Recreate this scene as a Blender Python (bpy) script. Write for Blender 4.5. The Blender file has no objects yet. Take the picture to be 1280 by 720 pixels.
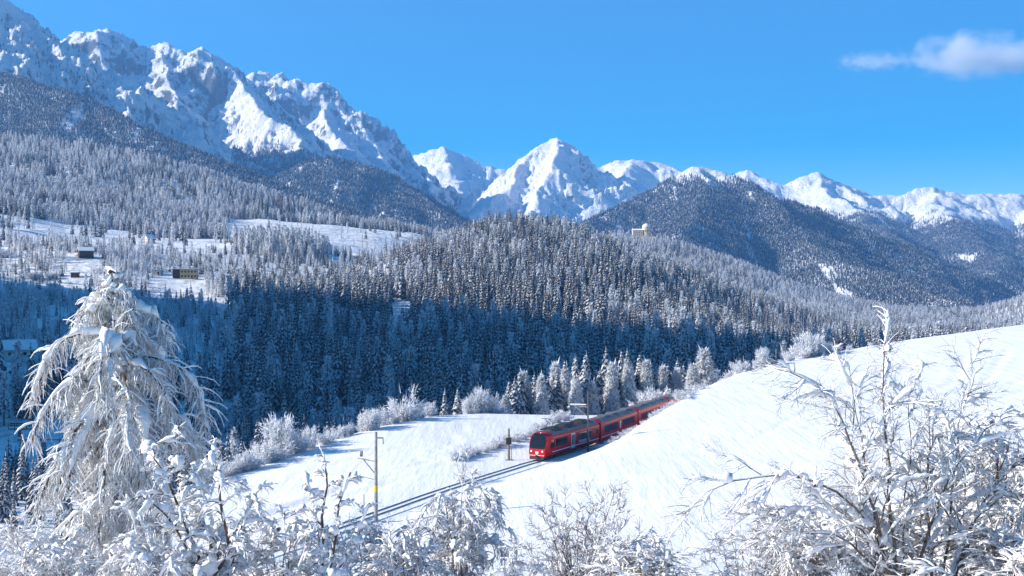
import bpy, bmesh, math, random
import numpy as np
from mathutils import Vector, Matrix

SC = bpy.context.scene
COL = SC.collection
R = math.radians

# ------------------------------------------------------------------ camera
FPX = 1545.0                      # focal length in pixels of a 1280 wide picture
cam_d = bpy.data.cameras.new('camera')
cam_d.sensor_width = 36.0
cam_d.lens = 36.0 * FPX / 1280.0
cam_d.clip_start = 0.5
cam_d.clip_end = 60000
cam = bpy.data.objects.new('camera', cam_d)
COL.objects.link(cam)
cam.location = (0, 0, 0)
cam.rotation_euler = (R(90), 0, 0)
SC.camera = cam

# ------------------------------------------------------------------ sky, sun, exposure
SUN_EL = R(25.0)
SUN_H = Vector((-0.99, -0.10)).normalized()
to_sun = Vector((SUN_H.x * math.cos(SUN_EL), SUN_H.y * math.cos(SUN_EL), math.sin(SUN_EL)))
world = bpy.data.worlds.new('World')
SC.world = world
world.use_nodes = True
wn, wl = world.node_tree.nodes, world.node_tree.links
bg = wn['Background']
sky = wn.new('ShaderNodeTexSky')
sky.sky_type = 'NISHITA'
sky.sun_disc = False
sky.sun_elevation = SUN_EL
sky.sun_rotation = math.atan2(SUN_H.x, SUN_H.y)
sky.altitude = 2200
sky.air_density = 1.0
sky.dust_density = 0.12
sky.ozone_density = 2.0
hsv = wn.new('ShaderNodeHueSaturation')
hsv.inputs['Saturation'].default_value = 1.85
hsv.inputs['Hue'].default_value = 0.496
wl.new(sky.outputs[0], hsv.inputs['Color'])
wl.new(hsv.outputs[0], bg.inputs['Color'])
bg.inputs['Strength'].default_value = 0.079

sun_d = bpy.data.lights.new('sun', 'SUN')
sun_d.energy = 5.0
sun_d.angle = R(0.53)
sun_d.color = (1.0, 0.925, 0.82)
sun = bpy.data.objects.new('sun', sun_d)
COL.objects.link(sun)
sun.rotation_euler = to_sun.to_track_quat('Z', 'Y').to_euler()

SC.view_settings.view_transform = 'Standard'
SC.view_settings.look = 'None'
SC.view_settings.exposure = 1.06
SC.view_settings.gamma = 1.0
SC.view_settings.use_curve_mapping = False
SC.cycles.max_bounces = 5
SC.cycles.diffuse_bounces = 3
SC.cycles.glossy_bounces = 2
SC.cycles.transmission_bounces = 2
SC.cycles.volume_bounces = 3
SC.cycles.transparent_max_bounces = 6

rng = np.random.default_rng(11)
random.seed(11)


def at(px, py, Y):
    """world point that a 1280x720 picture shows at (px, py), Y metres ahead"""
    return Vector(((px - 640) / FPX * Y, Y, (360 - py) / FPX * Y))


# ------------------------------------------------------------------ tags
def tag(o, label=None, cat=None, group=None, kind=None):
    if label: o['label'] = label
    if cat: o['category'] = cat
    if group: o['group'] = group
    if kind: o['kind'] = kind
    return o


def empty(name, loc=(0, 0, 0), rz=0.0, scale=1.0):
    o = bpy.data.objects.new(name, None)
    o.empty_display_size = 0.2
    COL.objects.link(o)
    o.location = loc
    o.rotation_euler = (0, 0, rz)
    o.scale = (scale,) * 3
    return o


def link(name, mesh, parent=None, loc=None):
    o = bpy.data.objects.new(name, mesh)
    COL.objects.link(o)
    if parent is not None: o.parent = parent
    if loc is not None: o.location = loc
    return o


def np_mesh(name, V, F, mats, mi=None, smooth=False):
    """V (n,3); F list of (m,k) integer arrays (triangles / quads)"""
    if not isinstance(F, (list, tuple)): F = [F]
    F = [f for f in F if len(f)]
    me = bpy.data.meshes.new(name)
    nv = len(V)
    loops = np.concatenate([f.ravel() for f in F]).astype(np.int32)
    sizes = np.concatenate([np.full(len(f), f.shape[1], np.int32) for f in F])
    starts = np.concatenate([[0], np.cumsum(sizes)[:-1]]).astype(np.int32)
    me.vertices.add(nv)
    me.vertices.foreach_set('co', np.ascontiguousarray(V, np.float32).ravel())
    me.loops.add(len(loops))
    me.loops.foreach_set('vertex_index', loops)
    me.polygons.add(len(sizes))
    me.polygons.foreach_set('loop_start', starts)
    me.polygons.foreach_set('loop_total', sizes)
    for m in (mats if isinstance(mats, (list, tuple)) else [mats]):
        me.materials.append(m)
    if mi is not None:
        me.polygons.foreach_set('material_index', np.ascontiguousarray(mi, np.int32))
    me.polygons.foreach_set('use_smooth', np.full(len(sizes), bool(smooth)))
    me.update(calc_edges=True)
    return me


# ------------------------------------------------------------------ noise
_P = np.random.default_rng(5).permutation(512)
_P = np.concatenate([_P, _P, _P])
_ang = np.random.default_rng(6).random(512) * 2 * np.pi
_GX, _GY = np.cos(_ang), np.sin(_ang)


def perlin(x, y, seed=0):
    x = np.asarray(x, float) + seed * 37.7
    y = np.asarray(y, float) + seed * 91.3
    xi, yi = np.floor(x).astype(int), np.floor(y).astype(int)
    fx, fy = x - xi, y - yi
    u = fx * fx * fx * (fx * (fx * 6 - 15) + 10)
    v = fy * fy * fy * (fy * (fy * 6 - 15) + 10)
    def g(ix, iy, dx, dy):
        h = _P[(_P[ix & 511] + (iy & 511)) & 511]
        return _GX[h] * dx + _GY[h] * dy
    a = g(xi, yi, fx, fy); b = g(xi + 1, yi, fx - 1, fy)
    c = g(xi, yi + 1, fx, fy - 1); d = g(xi + 1, yi + 1, fx - 1, fy - 1)
    return (a + u * (b - a)) * (1 - v) + (c + u * (d - c)) * v      # about -0.7 .. 0.7


def fbm(x, y, oct=4, gain=0.5, lac=2.03, seed=0):
    s = 0; a = 1.0
    for i in range(oct):
        s = s + a * perlin(x, y, seed + i); x = x * lac; y = y * lac; a *= gain
    return s


def ridged(x, y, oct=5, gain=0.5, lac=2.07, seed=0):
    """0 on the ridges, about 1 in the gullies"""
    s = 0; a = 1.0; w = 1.0; t = 0
    for i in range(oct):
        n = np.abs(perlin(x, y, seed + i)) * 1.9
        n = np.minimum(n, 1.0)
        s = s + a * n * w
        t += a
        w = np.clip(1.25 - 0.6 * (1 - n), 0.3, 1)
        x = x * lac; y = y * lac; a *= gain
    return s / t


def smooth(e0, e1, x):
    t = np.clip((x - e0) / (e1 - e0), 0, 1)
    return t * t * (3 - 2 * t)


# ------------------------------------------------------------------ materials
def mat(name, color=(0.8, 0.8, 0.8), rough=0.6, metal=0.0, spec=0.5):
    m = bpy.data.materials.new(name)
    m.use_nodes = True
    b = m.node_tree.nodes['Principled BSDF']
    b.inputs['Base Color'].default_value = (*color, 1)
    b.inputs['Roughness'].default_value = rough
    b.inputs['Metallic'].default_value = metal
    b.inputs['Specular IOR Level'].default_value = spec
    return m


class NT:
    def __init__(self, m):
        self.m = m; self.n = m.node_tree.nodes; self.l = m.node_tree.links
        self.b = self.n['Principled BSDF']
    def new(self, t, **kw):
        n = self.n.new(t)
        for k, v in kw.items():
            if k in n.inputs.keys() if isinstance(k, str) else False: n.inputs[k].default_value = v
            else: setattr(n, k, v)
        return n
    def noise(self, vec, scale, detail=3, rough=0.55):
        n = self.n.new('ShaderNodeTexNoise')
        n.inputs['Scale'].default_value = scale
        n.inputs['Detail'].default_value = detail
        n.inputs['Roughness'].default_value = rough
        if vec is not None: self.l.new(vec, n.inputs['Vector'])
        return n
    def ramp(self, fac, stops):
        r = self.n.new('ShaderNodeValToRGB')
        e = r.color_ramp.elements
        while len(e) < len(stops): e.new(0.5)
        for el, (p, c) in zip(e, stops):
            el.position = p
            el.color = c if len(c) == 4 else (*c, 1)
        self.l.new(fac, r.inputs[0])
        return r
    def math(self, op, a, b=None, clamp=False):
        n = self.n.new('ShaderNodeMath'); n.operation = op; n.use_clamp = clamp
        for i, v in enumerate((a, b)):
            if v is None: continue
            if isinstance(v, (int, float)): n.inputs[i].default_value = v
            else: self.l.new(v, n.inputs[i])
        return n.outputs[0]
    def mix(self, fac, a, b):
        n = self.n.new('ShaderNodeMix'); n.data_type = 'RGBA'
        if isinstance(fac, (int, float)): n.inputs[0].default_value = fac
        else: self.l.new(fac, n.inputs[0])
        for i, v in ((6, a), (7, b)):
            if isinstance(v, tuple): n.inputs[i].default_value = (*v, 1) if len(v) == 3 else v
            else: self.l.new(v, n.inputs[i])
        return n.outputs[2]
    def bump(self, height, strength, dist):
        n = self.n.new('ShaderNodeBump')
        n.inputs['Strength'].default_value = strength
        n.inputs['Distance'].default_value = dist
        self.l.new(height, n.inputs['Height'])
        self.l.new(n.outputs[0], self.b.inputs['Normal'])
        return n
    def pos(self):
        return self.n.new('ShaderNodeNewGeometry').outputs['Position']
    def mapping(self, vec, scale=(1, 1, 1), rot=(0, 0, 0)):
        n = self.n.new('ShaderNodeMapping')
        n.inputs['Scale'].default_value = scale
        n.inputs['Rotation'].default_value = rot
        self.l.new(vec, n.inputs['Vector'])
        return n.outputs[0]


SNOW = (0.885, 0.885, 0.885)
M = {}
# wind-brushed meadow snow: long streaks along the slope, fine grain
m = mat('meadow_snow', SNOW, 0.55, spec=0.25); t = NT(m)
p = t.pos()
st = t.noise(t.mapping(p, (0.80, 0.09, 0.5), (0, 0, R(28))), 1.0, 4, 0.6)
fi = t.noise(p, 3.0, 4, 0.6)
big = t.noise(p, 0.09, 2)
h = t.math('ADD', t.math('MULTIPLY', st.outputs[0], 0.34), t.math('MULTIPLY', fi.outputs[0], 0.05))
h = t.math('ADD', h, t.math('MULTIPLY', big.outputs[0], 0.8))
t.bump(h, 0.42, 1.0)
M['meadow'] = m
# valley ground: snow with a little scrub and litter poking through
m = mat('valley_snow', SNOW, 0.6, spec=0.2); t = NT(m)
p = t.pos()
n1 = t.noise(p, 0.11, 5, 0.65); n2 = t.noise(p, 0.02, 3)
f = t.math('ADD', t.math('MULTIPLY', n1.outputs[0], 0.75), t.math('MULTIPLY', n2.outputs[0], 0.35))
r = t.ramp(f, [(0.54, (0, 0, 0)), (0.70, (1, 1, 1))])
t.l.new(t.mix(t.math('MULTIPLY', r.outputs[0], 0.55), SNOW, (0.12, 0.10, 0.09)), t.b.inputs['Base Color'])
t.bump(n1.outputs[0], 0.6, 4.0)
M['valley'] = m
# mountain: rock shows where the face is steep
m = mat('mountain_rock_and_snow', SNOW, 0.7, spec=0.15); t = NT(m)
g = t.n.new('ShaderNodeNewGeometry')
p = g.outputs['Position']
sx = t.n.new('ShaderNodeSeparateXYZ'); t.l.new(g.outputs['Normal'], sx.inputs[0])
at_r = t.n.new('ShaderNodeAttribute'); at_r.attribute_name = 'rocky'
n1 = t.noise(t.mapping(p, (1, 1, 1.4)), 0.012, 7, 0.72)
n2 = t.noise(t.mapping(p, (1, 1, 0.6)), 0.045, 4, 0.7)
f = t.math('ADD', t.math('MULTIPLY', n1.outputs[0], 0.75), t.math('MULTIPLY', n2.outputs[0], 0.45))
f = t.math('SUBTRACT', f, t.math('MULTIPLY', sx.outputs[2], 0.85))
f = t.math('ADD', f, t.math('MULTIPLY', at_r.outputs['Fac'], 0.6))
r = t.ramp(f, [(0.22, (0, 0, 0)), (0.33, (1, 1, 1))])
rockc = t.ramp(n2.outputs[0], [(0.3, (0.05, 0.056, 0.064)), (0.7, (0.125, 0.135, 0.145))])
t.l.new(t.mix(r.outputs[0], SNOW, rockc.outputs[0]), t.b.inputs['Base Color'])
hb = t.math('ADD', t.math('MULTIPLY', n1.outputs[0], 1.0), t.math('MULTIPLY', n2.outputs[0], 0.35))
t.bump(hb, 1.0, 38.0)
M['mountain'] = m


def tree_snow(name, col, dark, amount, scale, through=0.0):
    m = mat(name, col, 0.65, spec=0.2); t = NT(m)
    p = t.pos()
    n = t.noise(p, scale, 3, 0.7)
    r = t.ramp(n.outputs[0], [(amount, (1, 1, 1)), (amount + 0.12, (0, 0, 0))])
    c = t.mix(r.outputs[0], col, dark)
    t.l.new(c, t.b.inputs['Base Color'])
    if through:
        tr = t.n.new('ShaderNodeBsdfTranslucent'); t.l.new(c, tr.inputs['Color'])
        mx = t.n.new('ShaderNodeMixShader'); mx.inputs[0].default_value = through
        t.l.new(t.b.outputs[0], mx.inputs[1]); t.l.new(tr.outputs[0], mx.inputs[2])
        t.l.new(mx.outputs[0], t.n['Material Output'].inputs['Surface'])
    return m


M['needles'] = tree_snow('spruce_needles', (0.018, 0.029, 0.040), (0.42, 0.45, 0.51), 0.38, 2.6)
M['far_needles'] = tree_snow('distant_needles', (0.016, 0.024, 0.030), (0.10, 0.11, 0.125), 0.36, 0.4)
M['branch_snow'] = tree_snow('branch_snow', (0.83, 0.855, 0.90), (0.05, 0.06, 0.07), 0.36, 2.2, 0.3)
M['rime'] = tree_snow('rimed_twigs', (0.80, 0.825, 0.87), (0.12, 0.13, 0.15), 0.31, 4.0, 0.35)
M['clean_snow'] = mat('clinging_snow', (0.885, 0.885, 0.89), 0.6, spec=0.2)
t = NT(M['clean_snow'])
n = t.noise(t.pos(), 9.0, 4, 0.65); t.bump(n.outputs[0], 0.5, 0.06)
m = mat('bark', (0.10, 0.07, 0.05), 0.85, spec=0.2); t = NT(m)
n = t.noise(t.pos(), 7.0, 4, 0.7)
r = t.ramp(n.outputs[0], [(0.35, (0.035, 0.024, 0.018)), (0.62, (0.15, 0.105, 0.07))])
t.l.new(r.outputs[0], t.b.inputs['Base Color'])
M['bark'] = m
m = mat('pale_bark', (0.2, 0.16, 0.13), 0.8, spec=0.2); t = NT(m)
n = t.noise(t.pos(), 5.0, 4, 0.7)
r = t.ramp(n.outputs[0], [(0.38, (0.05, 0.035, 0.03)), (0.65, (0.26, 0.21, 0.17))])
t.l.new(r.outputs[0], t.b.inputs['Base Color'])
M['pale_bark'] = m
m = mat('rimed_twig', (0.6, 0.6, 0.6), 0.8, spec=0.2); t = NT(m)
n = t.noise(t.pos(), 4.0, 4, 0.7)
r = t.ramp(n.outputs[0], [(0.33, (0.20, 0.15, 0.115)), (0.45, (0.70, 0.69, 0.69)), (0.65, (0.84, 0.845, 0.86))])
t.l.new(r.outputs[0], t.b.inputs['Base Color'])
M['rimed_twig'] = m
m = mat('brown_twig', (0.2, 0.15, 0.12), 0.8, spec=0.2); t = NT(m)
n = t.noise(t.pos(), 2.2, 4, 0.7)
r = t.ramp(n.outputs[0], [(0.40, (0.085, 0.055, 0.042)), (0.52, (0.22, 0.165, 0.14)), (0.62, (0.78, 0.78, 0.80))])
t.l.new(r.outputs[0], t.b.inputs['Base Color'])
M['brown_twig'] = m

# ================================================================== terrain
TRACK = np.array([(-75, 0), (-52, 45), (-32, 85), (-21.5, 105), (-13.2, 121), (-7.0, 133), (3.4, 151), (10.2, 165),
                  (16.8, 181), (22.5, 195), (28.5, 210), (35.5, 224), (45, 240), (58, 255), (75, 268), (100, 282), (140, 300)], float)


def rail_z(Y):
    return -21.0 - 0.036 * np.maximum(148 - np.asarray(Y, float), 0)




def poly_sample(P, step):
    """Catmull-Rom through P resampled every step metres"""
    Q = np.vstack([2 * P[0] - P[1], P, 2 * P[-1] - P[-2]])
    out = []
    for i in range(1, len(Q) - 2):
        p0, p1, p2, p3 = Q[i - 1], Q[i], Q[i + 1], Q[i + 2]
        for k in np.linspace(0, 1, 24, endpoint=False):
            out.append(0.5 * ((2 * p1) + (-p0 + p2) * k + (2 * p0 - 5 * p1 + 4 * p2 - p3) * k * k
                              + (-p0 + 3 * p1 - 3 * p2 + p3) * k ** 3))
    out.append(P[-1])
    out = np.array(out)
    s = np.concatenate([[0], np.cumsum(np.linalg.norm(np.diff(out, axis=0), axis=1))])
    ss = np.arange(0, s[-1], step)
    return np.stack([np.interp(ss, s, out[:, k]) for k in range(P.shape[1])], 1), ss


TRK, TRK_S = poly_sample(TRACK, 1.0)


def seg_dist(X, Y, P, signed=False):
    """distance to a polyline; the sign is + to its left"""
    best = np.full(np.shape(X), 1e9); sg = np.ones(np.shape(X))
    for a, b in zip(P[:-1], P[1:]):
        d = b - a; L = d @ d
        t = np.clip(((X - a[0]) * d[0] + (Y - a[1]) * d[1]) / L, 0, 1)
        ex, ey = X - a[0] - t * d[0], Y - a[1] - t * d[1]
        q = np.hypot(ex, ey)
        w = q < best
        best = np.where(w, q, best)
        if signed: sg = np.where(w, np.sign(d[0] * ey - d[1] * ex), sg)
    return best * sg if signed else best


EDGE = np.array([(-60, -120), (-52, 0), (-48, 60), (-45, 100), (-42, 125), (-35, 150), (-24, 176), (-13, 197), (4, 207), (17, 223),
                 (28, 242), (32, 265), (33, 300), (33, 420)], float)
CREST = np.array([(22, 200), (33, 212), (46, 227), (57, 237), (74, 249), (112, 269), (200, 298), (420, 340)], float)


def near_h(X, Y):
    """the meadow slope, the railway bench, the brink above the gorge"""
    plane = -25.2 + 0.0753 * X + 0.0332 * Y
    plane = plane - 1.3 * smooth(60, 0, np.hypot((X + 14) / 1.1, (Y - 170) / 1.1) - 0) * 0   # kept even
    plane = plane + 0.35 * fbm(X / 38, Y / 38, 3, seed=3) + 0.05 * fbm(X / 5, Y / 5, 3, seed=9)
    # bank above the foreground thicket, running up to where the picture is taken from
    bank = -0.236 * Y - 1.2 + 0.05 * X + 0.5 * perlin(X / 9, Y / 9, 4)
    k = 2.0
    z = np.log(np.exp(np.clip(plane / k, -40, 40)) + np.exp(np.clip(bank / k, -40, 40))) * k
    z = np.where(Y < 5, np.minimum(z, -3.0 + 0.05 * X + 0.4 * perlin(X / 9, Y / 9, 4)), z)
    # the slope rolls off gently to the cutting
    td = seg_dist(X, Y, TRACK, True)
    rs = -td                                    # + on the uphill side
    cut = rail_z(Y) - 0.15 + (0.36 + 1.0 * smooth(152, 188, Y)) * np.maximum(rs - 1.9, 0) + 0.006 * np.maximum(rs - 1.9, 0) ** 2
    zc = -np.log(np.exp(np.clip(-(z + 20) / 0.6, -60, 60)) + np.exp(np.clip(-(cut + 20) / 0.6, -60, 60))) * 0.6 - 20
    z = np.where((rs > 0) & (Y > 95), zc, z)
    low = rail_z(Y) - 0.10 + 0.03 * np.maximum(td - 3, 0)
    zl = -np.log(np.exp(np.clip(-(z + 20) / 0.4, -60, 60)) + np.exp(np.clip(-(low + 20) / 0.4, -60, 60))) * 0.4 - 20
    z = np.where((td > 0) & (Y > 95), zl, z)
    bench = np.where(td > 0, smooth(9.0, 1.9, td), smooth(5.0, 1.9, -td))
    z = z * (1 - bench) + (rail_z(Y) - 0.11) * bench
    # brink
    ed = seg_dist(X, Y, EDGE, True)
    q = np.maximum(ed + 2.0, 0)
    fall = np.where(q < 8, q * q * 0.035, 2.24 + (q - 8) * 0.60)
    keep = smooth(9, 2.2, np.abs(td))
    cd = np.maximum(seg_dist(X, Y, CREST, True) + 3.0, 0)
    crest = np.where(cd < 12, cd * cd * 0.012, 1.73 + (cd - 12) * 0.29) * smooth(200, 222, Y)
    z = z - np.maximum(fall, crest) * (1 - keep)
    # tracks trodden and driven across the meadow
    for P, w, dep in MEADOW_TRACKS:
        d = seg_dist(X, Y, P)
        z = z - dep * np.exp(-(d / w) ** 2) + 0.4 * dep * np.exp(-((d - 2.2 * w) / w) ** 2)
    return np.maximum(z, -95)


def g(px, py, z=-21.6):
    Y = z * FPX / (360 - py)
    return ((px - 640) / FPX * Y, Y)


MEADOW_TRACKS = []
for pts in ([(480, 605), (540, 590), (590, 573), (640, 562), (668, 553)], [(478, 598), (530, 583), (580, 566), (620, 551)],
            [(520, 580), (560, 562), (572, 548), (580, 537)], [(528, 581), (568, 563), (579, 549), (586, 538)],
            [(340, 624), (420, 606), (480, 592), (560, 578)], [(360, 588), (430, 576), (520, 562)]):
    MEADOW_TRACKS.append((np.array([g(*q) for q in pts]), 0.30, 0.12))
# a farm track that crosses below the mast
MEADOW_TRACKS.append((np.array([g(300, 634), g(350, 622), g(392, 613), g(440, 604)]), 0.8, 0.30))
# old ski lines on the slope above the train
for k in range(9):
    a = np.array([30 + 7 * k, 150 + 3 * k]); b = a + np.array([30 + 3 * k, 62])
    MEADOW_TRACKS.append((np.array([a, (a + b) / 2 + (2 + (k % 3), -2), b + (0, 3 * (k % 2))]), 0.6, 0.09))

# valley and knoll: ground heights known from what stands on them, blended by thin-plate splines
CP = [  # px, py(ground), Y
    (-300, 600, 300), (0, 615, 350), (250, 620, 330), (500, 600, 350), (700, 590, 350), (900, 570, 360), (1150, 520, 380), (1400, 500, 400),
    (-300, 560, 480), (40, 541, 480), (250, 545, 500), (400, 545, 510), (540, 535, 520), (700, 515, 550), (850, 485, 590), (980, 452, 680),
    (1150, 442, 880), (1400, 430, 900), (25, 447, 650), (-200, 440, 700), (250, 470, 660), (60, 392, 800), (230, 350, 1030), (105, 322, 1080),
    (93, 346, 1000), (-200, 330, 1050), (230, 315, 1250), (185, 304, 1350), (0, 266, 1520), (60, 287, 1430), (250, 299, 1600), (430, 303, 1700),
    (530, 296, 1950), (450, 324, 1480), (350, 323, 1270), (352, 302, 1390), (400, 337, 1150), (300, 400, 850), (420, 420, 800),
    (500, 400, 850), (600, 400, 860), (700, 405, 890), (800, 408, 930), (900, 418, 980), (1020, 424, 1100),
    (640, 287, 1350), (570, 309, 1300), (480, 334, 1220), (720, 300, 1350), (780, 324, 1340), (850, 350, 1380), (930, 375, 1450),
    (1000, 392, 1600), (1100, 404, 1800), (1200, 408, 2000), (1400, 395, 2100),
    (640, 345, 1850), (560, 330, 1800), (800, 350, 1850), (900, 375, 1800),
    (800, 300, 2600), (760, 318, 2350), (850, 330, 2250), (930, 340, 2250), (1000, 366, 2300), (1080, 382, 2500), (1180, 397, 2700),
    (1285, 378, 2300), (1245, 404, 2200), (1400, 340, 2400), (1240, 410, 2900), (600, 310, 2600), (400, 292, 2500), (100, 230, 2500), (-300, 200, 2500), (900, 345, 3000)]
CPu = np.array([((a - 640) / FPX, math.log(c)) for a, b, c in CP])
CPz = np.array([(360 - b) / FPX * c for a, b, c in CP])


def tps(r2):
    return np.where(r2 > 1e-12, 0.5 * r2 * np.log(np.maximum(r2, 1e-12)), 0)


_sc = np.array([1.0, 0.55])
_A = CPu * _sc
_K = tps(((_A[:, None] - _A[None]) ** 2).sum(-1)) + np.eye(len(_A)) * 1e-4
_Pm = np.hstack([np.ones((len(_A), 1)), _A])
_S = np.block([[_K, _Pm], [_Pm.T, np.zeros((3, 3))]])
_W = np.linalg.solve(_S, np.concatenate([CPz, np.zeros(3)]))


def rbf(u, Y):
    q = np.stack([np.clip(u, -0.62, 0.52), np.log(np.clip(Y, 250, 3000))], -1) * _sc
    out = _W[-3] + q[..., 0] * _W[-2] + q[..., 1] * _W[-1]
    for i in range(len(_A)):
        out = out + _W[i] * tps((q[..., 0] - _A[i, 0]) ** 2 + (q[..., 1] - _A[i, 1]) ** 2)
    return out


# ridge lines: (points px,py,Y ; fall of the flanks ; rockiness ; jag)
def rl(pts): return np.array([tuple(at(*q)) for q in pts])


RIDGES = [
    # forested hump above the village
    (rl([(-400, 130, 2700), (-150, 152, 2500), (0, 174, 2400), (60, 180, 2380), (130, 188, 2350), (200, 203, 2300), (260, 228, 2200), (310, 256, 2080), (345, 277, 1980)]), 0.34, 0, 6),
    # long shaded valley side
    (rl([(-400, -40, 5000), (-250, 2, 4800), (-60, 66, 4600), (0, 94, 4500), (100, 121, 4300), (200, 170, 4100), (330, 224, 3900), (400, 252, 3800), (520, 289, 3500), (590, 299, 3350)]), 0.60, 0, 10),
    (rl([(300, 240, 5700), (345, 224, 5500), (380, 205, 5400), (415, 196, 5400), (450, 206, 5350), (500, 236, 5200), (560, 273, 4900), (610, 296, 4700)]), 0.58, 0, 12),
    # white flank at the picture's edge
    (rl([(-400, -120, 6300), (-120, -62, 6100), (13, 0, 5900), (44, 28, 5850), (71, 52, 5800), (93, 82, 5700), (115, 113, 5600), (160, 156, 5400), (220, 210, 5000)]), 0.80, 0.05, 18),
    # craggy massif
    (rl([(20, 75, 8300), (55, 62, 8200), (73, 50, 8100), (87, 42, 8100), (107, 41, 8000), (133, 34, 8000), (151, 43, 8000), (166, 54, 8000), (180, 59, 8000), (195, 51, 8000), (213, 60, 7950), (235, 65, 7950), (253, 59, 7900), (271, 67, 7850), (286, 84, 7800)]), 0.95, 0.30, 30),
    (rl([(290, 86, 7800), (312, 118, 7400), (345, 152, 6900), (385, 186, 6400), (420, 222, 5900)]), 0.85, 0.10, 22),
    (rl([(200, 52, 8000), (215, 100, 7500), (225, 150, 7000), (240, 190, 6500)]), 0.95, 0.28, 24),
    (rl([(133, 35, 8000), (130, 80, 7500), (150, 120, 7100)]), 0.95, 0.32, 24),
    (rl([(295, 112, 9600), (311, 94, 9500), (327, 84, 9500), (342, 92, 9500), (353, 87, 9500), (365, 97, 9500), (380, 106, 9400), (402, 102, 9400), (415, 108, 9400), (432, 120, 9300), (452, 152, 9200), (482, 181, 9000), (512, 205, 8800), (535, 238, 8400), (565, 268, 7800)]), 0.95, 0.30, 30),
    (rl([(395, 103, 9400), (415, 150, 8900), (440, 190, 8300), (470, 225, 7600)]), 0.9, 0.2, 24),
    (rl([(452, 152, 9200), (480, 205, 8400), (510, 245, 7600)]), 0.9, 0.18, 22),
    # saddle peaks behind
    (rl([(500, 205, 11500), (520, 193, 11500), (535, 190, 11500), (552, 184, 11500), (575, 192, 11500), (600, 203, 11400), (632, 211, 11400), (680, 222, 11400)]), 0.65, 0.05, 26),
    (rl([(552, 184, 11500), (565, 222, 10600), (585, 255, 9600)]), 0.65, 0.05, 22),
    # pyramid
    (rl([(585, 278, 7700), (605, 256, 8000), (625, 236, 8300), (650, 206, 8700), (672, 181, 8950), (695, 170, 9000), (713, 181, 9050), (735, 207, 9200), (765, 232, 9400)]), 0.78, 0.06, 18),
    (rl([(695, 170, 9000), (694, 205, 8500), (682, 235, 8100), (668, 262, 7700), (655, 285, 7300)]), 0.75, 0.04, 20),
    # rounded white shoulders
    (rl([(680, 276, 8300), (700, 253, 8800), (718, 231, 9200), (738, 212, 9600), (765, 203, 9700), (790, 199, 9700), (822, 203, 9700), (850, 214, 9600), (880, 225, 9500)]), 0.58, -0.1, 14),
    (rl([(790, 199, 9700), (775, 232, 8900), (740, 262, 8000)]), 0.5, -0.1, 14),
    # forested ridge with a white cap
    (rl([(690, 300, 5000), (735, 285, 5200), (775, 262, 5500), (810, 243, 5700), (845, 227, 5800), (865, 216, 5850), (885, 206, 5850), (903, 211, 5800), (925, 231, 5600), (955, 250, 5400), (987, 271, 5100), (1017, 311, 4600), (1083, 337, 4200), (1142, 357, 3900), (1217, 384, 3600)]), 0.55, -0.03, 12),
    (rl([(885, 206, 5850), (870, 250, 5200), (850, 290, 4500)]), 0.5, 0, 12),
    # sunny white range on the right
    (rl([(890, 232, 9700), (918, 218, 9600), (930, 212, 9600), (950, 219, 9500), (985, 236, 9400), (1000, 221, 9500), (1020, 215, 9500), (1040, 222, 9500), (1065, 232, 9500), (1095, 244, 9500), (1120, 244, 9500), (1145, 235, 9500), (1165, 233, 9500), (1185, 239, 9500), (1210, 243, 9500), (1235, 241, 9600), (1280, 243, 9700), (1350, 236, 9700), (1480, 240, 9700)]), 0.50, -0.12, 14),
    (rl([(1020, 215, 9500), (1045, 246, 8800), (1075, 268, 8000), (1120, 300, 6900), (1160, 335, 5700)]), 0.46, -0.1, 14),
    (rl([(1165, 233, 9500), (1180, 262, 8600), (1200, 285, 7700), (1235, 318, 6600), (1260, 350, 5400)]), 0.46, -0.1, 14),
    (rl([(930, 212, 9600), (960, 245, 8800), (1000, 268, 7900), (1040, 295, 7000)]), 0.46, -0.1, 14),
    (rl([(1300, 243, 9700), (1320, 285, 8000), (1330, 330, 6000), (1320, 370, 4500)]), 0.5, -0.05, 14),
    # valley side to the left of the view, which shades the gorge
    (np.array([(-690, 450, 385), (-700, 500, 350), (-705, 548, 410), (-715, 600, 372), (-735, 640, 415), (-750, 690, 350), (-760, 722, 380), (-780, 770, 295), (-800, 815, 318), (-830, 870, 235), (-950, 1000, 160.)]), 1.15, 0, 10),
]


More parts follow.
